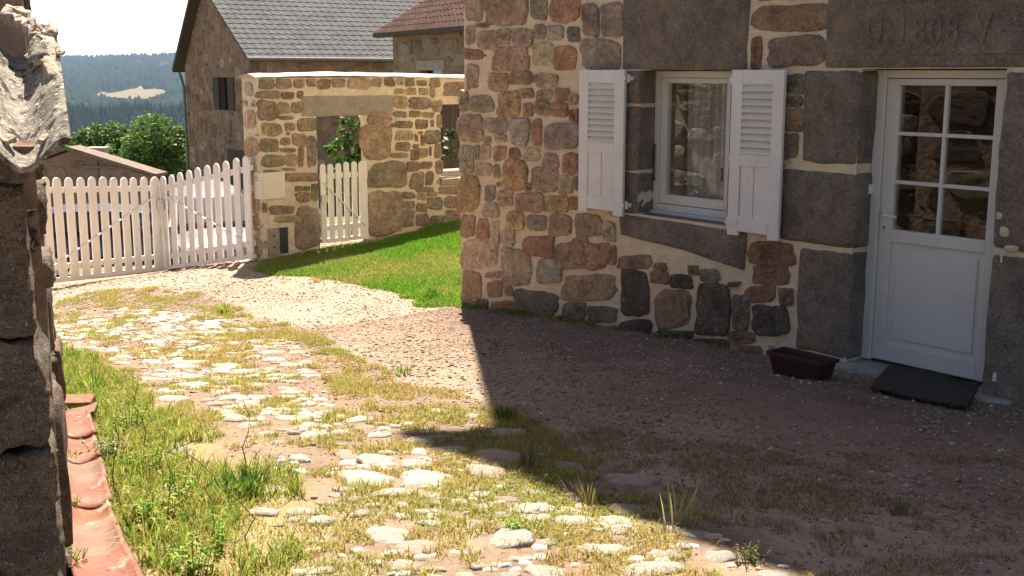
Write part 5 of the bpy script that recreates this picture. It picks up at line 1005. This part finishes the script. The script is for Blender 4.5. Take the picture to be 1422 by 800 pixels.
shuttered_window(W1, ((1.62, 2.28), (3.3, 3.95)), barn, bto, 'w'); shuttered_window(W2, ((.58, 1.55), (1.62, 2.62)), barn, bto, 'w')
m = MB(); m.add([lto(6.0, 1.35, -.25), lto(6.75, 1.35, -.25), lto(6.75, 2.1, -.25), lto(6.0, 2.1, -.25)], [(0, 1, 2, 3)]); m.build('window', M['black_glass'], barn)
# the red roofed house
C0 = at(545, 37, 34.0); C1 = at(668, 26, 28.6); ce = (C1 - C0) * [1, 1, 0]; CL = float(np.linalg.norm(ce)); ce /= CL; cb = np.array([-ce[1], ce[0], 0]); cb = cb if cb[1] > 0 else -cb; CE = float((C0[2] + C1[2]) / 2); c0 = np.array([C0[0], C0[1], 0]); CLL = 11.0; CDp = 7.0
cot = thing('red_roofed_house', (C0[0], C0[1], gz(C0[0], C0[1])), 'grey stone house with a brown red tiled roof, right of the barn', 'house')
c2 = lambda a, b, h: c0 + ce * a + ZV * b - cb * h; c3 = lambda a, b, h: c0 + cb * a + ZV * b - ce * h
WC = (2.05, 3.6, 1.15, 2.12)
cw_ = MB(); slab_wall(cw_, c2, 0, CLL, -5, CE - .1, [WC], .45, step=.4, amp=.03); slab_wall(cw_, c3, 0, CDp, -5, CE - .1, [], .45, step=.5, amp=.03); cw_.obox(c0, ce, cb, ZV, (0, CLL, CDp - .4, CDp, -5, CE - .1)); cw_.prism([(0, CE - .11), (CDp, CE - .11), (CDp / 2, CE + CDp / 2 * .6)], c3, -.4, 0); cw_.build('wall', M['barn_mortar'], cot)
cs = MB(); fl = Fill(.05, 7, -3, CE - .15, res=.04); fl.block(WC[0] - .3, WC[1] + .3, WC[2] - .1, WC[3] + .3)
CPAL = [(.24, .19, .155), (.20, .165, .14), (.28, .225, .18), (.17, .14, .12), (.25, .18, .13)]
fl.pack(cs, c2, [.75, .5, .32, .2], 800, CPAL, th=.025, gap=.02, n=8, asp=(.4, .75)); fl = Fill(.05, 6.9, -3, CE - .15, res=.04); fl.pack(cs, c3, [.75, .5, .3], 500, CPAL, th=.025, gap=.02, n=8, asp=(.4, .75)); cs.build('rubble_stones', M['barn_wall'], cot, smooth=True)
m = MB(); m.obox(c2(WC[0] - .2, WC[3] + .003, 0), ce, -cb, ZV, (0, WC[1] - WC[0] + .4, -.2, .03, 0, .26)); m.build('window_lintel', M['concrete'], cot)
m = MB(); m.obox(c2(WC[0], WC[2], -.2), ce, -cb, ZV, (0, WC[1] - WC[0], -.06, 0, 0, WC[3] - WC[2])); m.build('window', M['black_glass'], cot)
cv = (cb + ZV * .6); cv /= np.linalg.norm(cv); cl_ = math.hypot(CDp / 2, CDp / 2 * .6); cv2 = (-cb + ZV * .6); cv2 /= np.linalg.norm(cv2)
r3 = MB(); r3.obox(c0 + ZV * CE - cv * .4 - ce * .55, ce, cv, np.cross(ce, cv), (0, CLL + 1, 0, cl_ + .4, -.12, -.004)); tiled_roof(r3, c0 + ZV * CE - cv * .43 - ce * .6, ce, cv, CLL + 1.1, cl_ + .46, tw=.26, tc=.36, amp=.05); r3.obox(c0 + cb * CDp + ZV * CE - cv2 * .4 - ce * .55, ce, cv2, np.cross(cv2, ce), (0, CLL + 1, 0, cl_ + .4, -.12, .03)); r3.build('roof', M['redtile'], cot)
fa = MB(); fa.obox(c0 + ZV * (CE - .30) - cb * .38 - ce * .5, ce, -cb, ZV, (0, CLL + .9, 0, .04, 0, .12)); fa.build('fascia', M['wood_dark'], cot)
# low outbuilding behind the left gate leaf
LA, LB = at(96, 203, 27.5), at(219, 241, 27.0); lu = (LB - LA) * [1, 1, 0]; LLn = float(np.linalg.norm(lu)); lu /= LLn; lbk = np.array([-lu[1], lu[0], 0]); l0 = np.array([LA[0], LA[1], 0])
out = thing('outbuilding', (LA[0] + 1, LA[1], gz(LA[0] + 1, LA[1])), 'low brown stone outbuilding with a sloping roof edge behind the left gate leaf', 'outbuilding')
l2 = lambda a, b, h: l0 + lu * a + ZV * b - lbk * h; sl_ = (LB[2] - LA[2]) / LLn
m = MB(); m.prism([(-2.2, -4), (LLn - .25, -4), (LLn - .25, LA[2] + sl_ * (LLn - .25) - .12), (0, LA[2] - .12), (-2.2, LA[2] - .85)], l2, -.42, 0); m.build('wall', M['barn_mortar'], out)
ms = MB(); fl = Fill(-2.1, LLn - .3, -3.2, LA[2], res=.04); fl.pack(ms, l2, [.55, .4, .28, .18], 500, BPAL, th=.03, gap=.02, n=8, asp=(.45, .8), region=lambda a, b, w, h: b + h < LA[2] + min(sl_ * (a + w), .31 * a) - .18); ms.build('rubble_stones', M['barn_wall'], out, smooth=True)
m = MB(); m.prism([(0, LA[2] - .11), (LLn, LB[2] - .07), (LLn, LB[2]), (0, LA[2])], l2, -.45, .10); m.prism([(-2.4, LA[2] - .86), (-.003, LA[2] - .07), (-.003, LA[2]), (-2.4, LA[2] - .74)], l2, -.45, .10); m.build('roof', M['oldroof'], out)
m = MB(); q = at(131, 208, 27.9); m.obox(q - [.18, 0, .2], [1, 0, 0], [0, 1, 0], ZV, (0, .40, 0, .35, 0, .20)); m.obox(q - [.22, .04, 0], [1, 0, 0], [0, 1, 0], ZV, (0, .48, 0, .43, .001, .05)); m.build('vent_cap', M['limecap'], out)
m = MB(); q = l2((at(135, 232, 27.3)[0] - LA[0]) / lu[0], at(135, 232, 27.3)[2], .03); m.obox(q, lu, lbk, ZV, (-.5, .5, -.03, .02, -.02, .02)); m.obox(q, lu, lbk, ZV, (-.02, .02, -.028, .018, -.25, .12)); m.build('tie_bars', M['zinc'], out)

# ------------------------------------------------------------------ cars
def car(loc, yaw, paint, label, roof_h=1.45, length=4.1, width=1.7):
    t = thing('parked_car', loc, label, 'car', None); X = np.array([math.cos(yaw), math.sin(yaw), 0]); Y = np.array([-math.sin(yaw), math.cos(yaw), 0]); o = np.array(loc, float)
    P = lambda x, y, z: o + X * x + Y * y + ZV * z; hw = width / 2; L = length / 2
    lower = [(-L, .35, .62, .80), (-L + .06, .25, .90, .93), (-L + .5, .20, .95, 1.0), (-.6, .19, .97, 1.0), (.6, .19, .95, 1.0), (L - 1.0, .20, .93, .99), (L - .35, .22, .82, .95), (L - .05, .28, .66, .84), (L, .36, .55, .74)]
    upper = [(-L + .10, .90, .92, .86), (-L + .45, .92, roof_h - .10, .80), (-L + .9, .93, roof_h, .76), (-.2, .94, roof_h, .75), (.55, .93, roof_h - .06, .76), (L - .85, .92, .95, .86)]
    def loft(secs, top_round):
        V = []; Fc = []; n = 14
        for x, z0, z1, k in secs:
            for i in range(n):
                a = 2 * math.pi * i / n + math.pi / n; c, s = math.cos(a), math.sin(a); e = (abs(c) ** 4 + abs(s) ** 4) ** -.25; yy = c * e * hw * k; zz = (z0 + z1) / 2 + s * e * (z1 - z0) / 2
                if top_round: yy *= 1 + (.10 if s < 0 else -.04)
                V.append(P(x, yy, zz))
        for j in range(len(secs) - 1):
            for i in range(n): Fc.append((j * n + i, j * n + (i + 1) % n, (j + 1) * n + (i + 1) % n, (j + 1) * n + i))
        Fc += [tuple(range(n)), tuple((len(secs) - 1) * n + i for i in range(n))]; return V, Fc
    b = MB(); b.add(*loft(lower, False)); b.add(*loft(upper, True)); b.build('body', paint, t, smooth=False, bevel=.02)
    def pane(nm, pts): m = MB(); m.add([P(*p) for p in pts], [(0, 1, 2, 3)]); m.build(nm, M['black_glass'], t)
    zr = roof_h - .12
    pane('rear_window', [(-L + .085, -hw * .72, .98), (-L + .085, hw * .72, .98), (-L + .42, hw * .64, zr), (-L + .42, -hw * .64, zr)]); pane('windscreen', [(L - .80, -hw * .76, .98), (L - .80, hw * .76, .98), (.62, hw * .66, zr), (.62, -hw * .66, zr)])
    for s in (-1, 1):
        for x0, x1 in ((-L + .62, -.45), (-.38, .45)): pane('side_window', [(x0, s * hw * .90, .98), (x1, s * hw * .90, .98), (x1 - (.06 if x1 > 0 else 0), s * hw * .82, zr), (x0 + (.12 if x0 < -1 else 0), s * hw * .82, zr)])
        for x in (-L + .75, L - .80):
            w = MB(); w.tube([P(x, s * (hw - .19), .31), P(x, s * (hw + .005), .31)], .31, 20); wo = w.build('wheel', M['tyre'], t); r = MB(); r.tube([P(x, s * (hw + .004), .31), P(x, s * (hw + .016), .31)], .19, 16); r.build('rim', M['steel'], wo)
        m = MB(); m.lump(P(-L + .05, s * hw * .74, .80), (X, Y, ZV), (.06, .09, .15), amp=.0, pw=.5); m.build('tail_lamp', M['lamp_red'], t); m = MB(); m.lump(P(L - .12, s * hw * .64, .64), (X, Y, ZV), (.14, .16, .08), amp=.0, pw=.6); m.build('headlamp', M['pvc'], t); m = MB(); m.lump(P(.55, s * (hw + .06), 1.0), (X, Y, ZV), (.06, .09, .06), amp=.05); m.build('mirror', paint, t)
    m = MB(); m.obox(P(-L - .03, 0, .55), X, Y, ZV, (-.01, .02, -.26, .26, -.05, .05)); m.build('number_plate', M['plate'], t); m = MB(); m.obox(P(-L + .02, 0, .42), X, Y, ZV, (-.10, .1, -hw * .82, hw * .82, -.10, .08)); m.build('bumper', M['zinc'], t, bevel=.03)
    return t
p = at(289, 330, 20.8); car((p[0], p[1], gz(p[0], p[1])), math.atan2(-.93, .38), M['paint_silver'], 'pale silver car parked behind the right gate leaf', roof_h=1.5)
p = at(165, 330, 23.5); car((p[0], p[1], gz(p[0], p[1])), math.atan2(.25, 1.0), M['paint_blue'], 'dark blue car parked behind the left gate leaf', roof_h=1.42, length=3.9)

# ------------------------------------------------------------------ trees and shrubs
def tree(name, base, blobs, nleaf, lsz, cols, label, cat='tree', trunk_r=.12, group=None, seed=0):
    rs = np.random.default_rng(seed); base = np.asarray(base, float); t = thing(name, base, label, cat, group); C = []; F3 = []; K = []
    tot = sum(r[0] * r[1] * r[2] for _, r in blobs)
    for c, r in blobs:
        n = int(nleaf * r[0] * r[1] * r[2] / tot); ncl = max(6, n // 40); cd = rs.normal(0, 1, (ncl, 3)); cd /= np.linalg.norm(cd, axis=1, keepdims=True); cc = cd * (rs.uniform(.45, 1.0, (ncl, 1)) ** .5)
        ci = rs.integers(0, ncl, n); q = cc[ci] + rs.normal(0, .13, (n, 3)); C.append(np.asarray(c) + q * np.asarray(r)); ck = np.array(cols)[rs.integers(0, len(cols), ncl)] * rs.uniform(.7, 1.3, (ncl, 1)); K.append(ck[ci] * rs.uniform(.75, 1.25, (n, 1)))
    C = np.concatenate(C); K = np.concatenate(K); n = len(C); a = rs.normal(0, 1, (n, 3)); a /= np.linalg.norm(a, axis=1, keepdims=True); a[:, 2] *= .6; b = np.cross(a, rs.normal(0, 1, (n, 3))); b /= np.linalg.norm(b, axis=1, keepdims=True); s = lsz * rs.uniform(.6, 1.3, (n, 1))
    V = np.stack([C - a * s * .6, C + b * s * .34, C + a * s * .6, C - b * s * .34], 1) - base; o = fast_mesh('crown', V.reshape(-1, 3), np.arange(n * 4).reshape(-1, 4), np.repeat(K, 4, 0), M['leaf']); o.parent = t
    m = MB(); top = np.mean([np.asarray(c) for c, _ in blobs], 0); m.tube([base - ZV * .3, base * .6 + top * .4 + [.05, 0, 0], top], [trunk_r, trunk_r * .75, trunk_r * .3], 8)
    for c, r in blobs:
        q = base * .45 + top * .55; m.tube([q, (q + np.asarray(c)) / 2 + [0, 0, .1], np.asarray(c)], [trunk_r * .5, trunk_r * .35, trunk_r * .1], 6)
    m.build('trunk', M['bark'], t); return t
TG = [(.10, .20, .02), (.13, .24, .03), (.08, .16, .02), (.16, .26, .05)]
Y_ = 56.0; c = at(217, 192, Y_); sc = Y_ / F_
tree('lime_tree', (c[0], c[1], gz(c[0], c[1]) - .2), [(c + ZV * -.1, (1.45, 1.4, 1.3)), (c + [-.85, .3, -1.0], (1.1, 1.2, 1.2)), (c + [.9, .1, -.8], (1.2, 1.2, 1.3)), (c + [.1, -.1, -2.0], (1.8, 1.5, 1.5))], 15000, .17, [tuple(v * .75 for v in c_) for c_ in TG], 'round bright green leafy tree right of the outbuilding roof, against the barn', seed=1)
Y_ = 62.0
for i, (px, py, r, lab) in enumerate(((128, 198, 1.1, 'dark green bushy tree at the left, just beyond the outbuilding vent'), (150, 194, 1.15, 'middle green tree between the leftmost bushy tree and the bright one'), (176, 204, 1.2, 'green tree touching the bright round tree on its left'))):
    c = at(px, py, Y_ + i); tree('broadleaf_tree', (c[0], c[1], gz(c[0], c[1]) - .2), [(c, (r, r, r * .75)), (c + [-.7, .1, -.8], (r, r, r)), (c + [.7, 0, -.8], (r, r, r))], 3600, .20, [(.07, .14, .02), (.09, .17, .025), (.06, .11, .02)], lab, group='trees beyond the outbuilding', seed=5 + i)
c = at(484, 200, 21.5); tree('shrub', (c[0], c[1], gz(c[0], c[1]) - .1), [(c + ZV * .42, (.20, .25, .28)), (c + [-.05, 0, -.15], (.34, .3, .34)), (c + [.14, 0, .1], (.22, .25, .4)), (c + [0, 0, -.7], (.42, .35, .45))], 2600, .085, [(.07, .15, .02), (.10, .19, .03)], 'glossy green shrub seen through the doorway of the garden wall', cat='shrub', trunk_r=.03, seed=11)
c = gpt(3.42, .95, -.95); sh_o = tree('flowering_shrub', (c[0], c[1], gz(c[0], c[1])), [(c, (.42, .2, .38)), (c + ZV * -.6, (.4, .25, .5))], 1500, .06, [(.02, .035, .012), (.03, .05, .015)], 'dark shrub with white blossom in the right opening of the garden wall', cat='shrub', trunk_r=.03, seed=12)
m = MB(); rs = random.Random(4)
for k in range(26):
    q = c + np.array([rs.uniform(-.42, .3), -.25 + rs.uniform(-.1, .0), rs.uniform(-.28, .22)]); a = rs.uniform(0, 6.28); leaf_quad(m, q, np.array([math.cos(a), math.sin(a) * .4, rs.uniform(-.4, .6)]), np.array([0, -1, .4]), .09, .05, (.75, .74, .7))
m.build('blossom', M['petal'], sh_o)
# a dark fence of planks beyond the opening, in the wall's shade
pf = MB()
for k in range(12): pf.obox(gpt(2.8 + k * .17, -.4, -1.7), WV, -DV, ZV, (0, .16, 0, .03, 0, 2.15 + .01 * (k % 3)))
pf.build('plank_screen', M['wood_dark'], None, label='dark plank screen behind the right opening of the garden wall', cat='screen')

# ------------------------------------------------------------------ the far country
def hz(x, y):
    az = x / y
    zv = -140 + 0 * x
    f1 = -52 + 7 * (fbm(az * 20, y / 900, 71) - .5) * 2 - np.abs(y - 1500) * .10                       # dark forest ridge
    f1 = np.where(y < 1500, f1 - (1500 - y) * .03, f1)
    t = np.clip((y - 2000) / 3600, 0, 1); f2 = -95 + (92 + 84) * t ** 1.15 + 22 * (fbm(az * 14 + 3, y / 1400, 72) - .5) * t - np.clip(y - 5600, 0, 1e9) * .05 + 11 * (az + .30) * 10 * t
    return np.maximum(np.maximum(zv, f1), f2)
az = np.linspace(-1.1, 1.1, 260); rr = np.geomspace(620, 7600, 170); AZ, RR = np.meshgrid(az, rr); HX, HY = AZ * RR, RR; HZ = hz(HX, HY) + np.where(RR < 640, -12, 0); HZ += 5 * (fbm(HX / 60, HY / 60, 74) - .5) * np.clip((RR - 900) / 400, 0, 1)
fn = fbm(HX / 210, HY / 420, 75); fn2 = fbm(HX / 55, HY / 90, 76); Ch = np.array([.016, .024, .014]) * (.6 + .9 * fn2[..., None]); mead = np.clip((fn - .60) * 12, 0, 1) * (RR > 2300); Ch = over(Ch, mead[..., None] * .5, np.array([.10, .13, .045]))
fp = at(181, 131, 3300.0); q0 = at(131, 131, 3300.)[0]; q1 = at(229, 131, 3300.)[0]; AZc = (181 - CX) / F_; el = (HZ - H) / HY; pyy = Y0 - el * F_ ; pxx = CX + AZ * F_
n2 = ny_, nx_ = HX.shape; idx = np.arange(ny_ * nx_).reshape(ny_, nx_); Fh = np.stack([idx[:-1, :-1], idx[:-1, 1:], idx[1:, 1:], idx[1:, :-1]], -1).reshape(-1, 4)
hm_ = mat('wooded_hillside', attr='Col', rough=1.0, var=[(.02, .8, 1.2), (.09, .6, 1.4)], bump=[(.05, 6)], spec=0.0)
fast_mesh('hills', np.stack([HX, HY, HZ], -1).reshape(-1, 3), Fh, Ch.reshape(-1, 3), hm_, kind='structure', smooth=True)
def hill_hit(px, py):
    r = ray(px, py); ys = np.linspace(1700, 7000, 6000); X = r[0] / r[1] * ys; Z = H + r[2] / r[1] * ys; d = Z - hz(X, ys); i = int(np.argmax(d < 0)) if (d < 0).any() else len(ys) - 1; return X[i], ys[i]
# the stubble field on the far slope
oa = [(131, 137), (140, 131), (152, 133), (166, 131), (178, 128), (190, 126), (196, 122), (200, 128), (214, 127), (226, 128), (232, 132), (222, 136), (214, 138), (206, 141), (184, 142), (168, 140), (150, 139)]
fm = MB(); V = []
ctr = hill_hit(184, 134); ring = [hill_hit(*p) for p in oa]; NR = 8; Fc = []
for k in range(NR + 1):
    for (x, y) in ring:
        w = k / NR; xx, yy = ctr[0] * (1 - w) + x * w, ctr[1] * (1 - w) + y * w; V.append((xx, yy, float(hz(np.array([xx]), np.array([yy]))[0]) + 7.0))
n = len(oa)
for k in range(NR):
    for i in range(n): Fc.append((k * n + i, k * n + (i + 1) % n, (k + 1) * n + (i + 1) % n, (k + 1) * n + i))
fm.add(V, Fc); STRUCT_AT_ORIGIN.add('stubble_field'); fm.build('stubble_field', mat('stubble', (.165, .135, .085), rough=1, var=[(.01, .85, 1.1), (.05, .9, 1.08)], spec=0), None, kind='structure')
# conifers of the near forest ridge, and trees dotted over the far slope: far-off wood, one mass
def cones(n, xs, ys, hs, ws, col):
    k = 6; V = np.zeros((n, k + 1, 3)); z = hz(xs, ys); an = np.arange(k) * 2 * math.pi / k
    V[:, :k, 0] = xs[:, None] + np.cos(an) * ws[:, None]; V[:, :k, 1] = ys[:, None] + np.sin(an) * ws[:, None]; V[:, :k, 2] = (z - 1)[:, None]; V[:, k] = np.stack([xs, ys, z + hs], -1)
    T = np.array([[i, (i + 1) % k, k] for i in range(k)]); return V.reshape(-1, 3), ((np.arange(n) * (k + 1))[:, None, None] + T[None]).reshape(-1, 3), np.repeat(col, k + 1, 0)
n = 9000; ys = rng.uniform(900, 1620, n); xs = ys * rng.uniform(-.50, -.05, n); A1 = cones(n, xs, ys, rng.uniform(9, 20, n), rng.uniform(2.2, 4, n), np.array([.010, .016, .009]) * rng.uniform(.5, 1.5, (n, 1)))
n = 7000; ys = rng.uniform(2100, 5600, n); xs = ys * rng.uniform(-.46, -.2, n); pxs = CX + xs / ys * F_; keep = ~inside(np.array(ring), xs, ys); xs, ys = xs[keep], ys[keep]; n = len(xs); A2 = cones(n, xs, ys, rng.uniform(10, 20, n), rng.uniform(6, 14, n), np.array([.016, .024, .012]) * rng.uniform(.5, 1.5, (n, 1)))
fast_mesh('forest', np.concatenate([A1[0], A2[0]]), np.concatenate([A1[1], A2[1] + len(A1[0])]), np.concatenate([A1[2], A2[2]]), mat('conifer_mass', attr='Col', rough=1, spec=0), kind='stuff', nv=3)
for i, (px, py, w, lab) in enumerate(((193, 91, 26, 'white farmhouse on the far wooded hillside, left one of the pair'), (229, 93, 34, 'long white farmhouse on the far hillside, nearest the barn roof'))):
    x, y = hill_hit(px, py); z = float(hz(np.array([x]), np.array([y]))[0]) + 4; t = thing('farmhouse', (x, y, z), lab, 'farmhouse', 'far farmhouses'); m = MB(); m.obox((x, y, z), [1, 0, 0], [0, 1, 0], ZV, (-w / 2, w / 2, -7, 7, -8, 9)); m.build('wall', M['white'], t); m = MB(); m.prism([(-8, 9), (8, 9), (0, 15)], lambda a, b, h: np.array([x + h, y + a, z + b]), -w / 2 - 1, w / 2 + 1); m.build('roof', M['redtile'], t)
# the air between
hb = MB(); hb.box8([(-9000, -400, -260), (9000, -400, -260), (9000, 8600, -260), (-9000, 8600, -260), (-9000, -400, 260), (9000, -400, 260), (9000, 8600, 260), (-9000, 8600, 260)])
hmz = bpy.data.materials.new('haze_air'); hmz.use_nodes = True; k = NT(hmz); k.n.remove(k.n['Principled BSDF']); pv = k.new('ShaderNodeVolumePrincipled'); pv.inputs['Color'].default_value = (.48, .64, .95, 1); pv.inputs['Density'].default_value = .00006; pv.inputs['Anisotropy'].default_value = .0; k.link(pv.outputs[0], k.n['Material Output'].inputs['Volume'])
hb.build('haze', hmz, None, kind='stuff')

# ================================================================== SKY, SUN, CAMERA
w = bpy.data.worlds.new('World'); SC.world = w; w.use_nodes = True; nt = w.node_tree; bgn = nt.nodes['Background']; sky = nt.nodes.new('ShaderNodeTexSky'); sky.sky_type = 'NISHITA'; sky.sun_disc = False; sky.sun_elevation = SUN_EL; sky.sun_rotation = SUN_AZ; sky.dust_density = 2.0; sky.air_density = 1.0; sky.altitude = 900
# thin bright summer haze low in the sky, towards the sun
tcw = nt.nodes.new('ShaderNodeTexCoord'); sx = nt.nodes.new('ShaderNodeSeparateXYZ'); nt.links.new(tcw.outputs['Generated'], sx.inputs[0])
mr = nt.nodes.new('ShaderNodeMapRange'); mr.interpolation_type = 'SMOOTHSTEP'; mr.inputs[1].default_value = .10; mr.inputs[2].default_value = .36; mr.inputs[3].default_value = 1; mr.inputs[4].default_value = 0; nt.links.new(sx.outputs['Z'], mr.inputs[0])
my = nt.nodes.new('ShaderNodeMapRange'); my.interpolation_type = 'SMOOTHSTEP'; my.inputs[1].default_value = .2; my.inputs[2].default_value = .95; nt.links.new(sx.outputs['Y'], my.inputs[0])
mm = nt.nodes.new('ShaderNodeMath'); mm.operation = 'MULTIPLY'; nt.links.new(mr.outputs[0], mm.inputs[0]); nt.links.new(my.outputs[0], mm.inputs[1])
hzm = nt.nodes.new('ShaderNodeMix'); hzm.data_type = 'RGBA'; nt.links.new(mm.outputs[0], hzm.inputs[0]); nt.links.new(sky.outputs[0], hzm.inputs[6]); hzm.inputs[7].default_value = (15, 14.4, 13.6, 1)
nt.links.new(hzm.outputs[2], bgn.inputs['Color']); bgn.inputs['Strength'].default_value = .05
sl_ = bpy.data.lights.new('sun', 'SUN'); sl_.energy = 5.0; sl_.angle = R(.55); sl_.color = (1, .93, .80); so = bpy.data.objects.new('sun', sl_); COL.objects.link(so)
S = Vector((math.sin(SUN_AZ) * math.cos(SUN_EL), math.cos(SUN_AZ) * math.cos(SUN_EL), math.sin(SUN_EL))); so.rotation_euler = S.to_track_quat('Z', 'Y').to_euler(); so.location = (0, 0, 30)
cd = bpy.data.cameras.new('camera'); cd.sensor_width = 36; cd.lens = 36 * F_ / 1422; cd.clip_start = .05; cd.clip_end = 20000; co = bpy.data.objects.new('camera', cd); COL.objects.link(co); co.location = (0, 0, H); co.rotation_euler = (math.pi / 2 - PITCH, 0, 0); SC.camera = co
vs = SC.view_settings; vs.view_transform = 'Standard'; vs.look = 'None'; vs.exposure = 1.78; vs.gamma = 1; vs.use_curve_mapping = False
SC.cycles.use_denoising = True; SC.cycles.max_bounces = 10; SC.cycles.diffuse_bounces = 5; SC.cycles.transparent_max_bounces = 24; SC.cycles.sample_clamp_indirect = 8
# ------------------------------------------------------------------ what the setting and the masses are
for nm, lab, cat in (('ground', 'pinkish gravel and earth yard sloping down to the gate', 'ground'), ('hills', 'wooded blue hills on the far horizon behind the gate', 'hills'), ('stubble_field', 'pale tan stubble field on the far hillside', 'field'), ('forest', 'dark conifer forest covering the far hillsides', 'forest'),
                     ('lawn', 'bright green lawn between the gate wall and the house corner', 'lawn'), ('dry_grass', 'yellow dry grass growing between the paving stones', 'grass'), ('shade_grass', 'thin reddish dry grass in the shaded gravel yard', 'grass'), ('wall_foot_grass', 'low grass tufts along the foot of the house wall', 'grass'), ('green_weeds', 'green weeds and grass along the terracotta channel', 'weeds'), ('gravel', 'loose pinkish gravel strewn over the yard', 'gravel'),
                     ('small_stones', 'many small pale stone chips bedded between the larger paving stones', 'stones'), ('haze', 'thin bluish summer air over the valley', 'haze')):
    for o in bpy.data.objects:
        if o.parent is None and o.name.split('.')[0] == nm: o['label'] = lab; o['category'] = cat
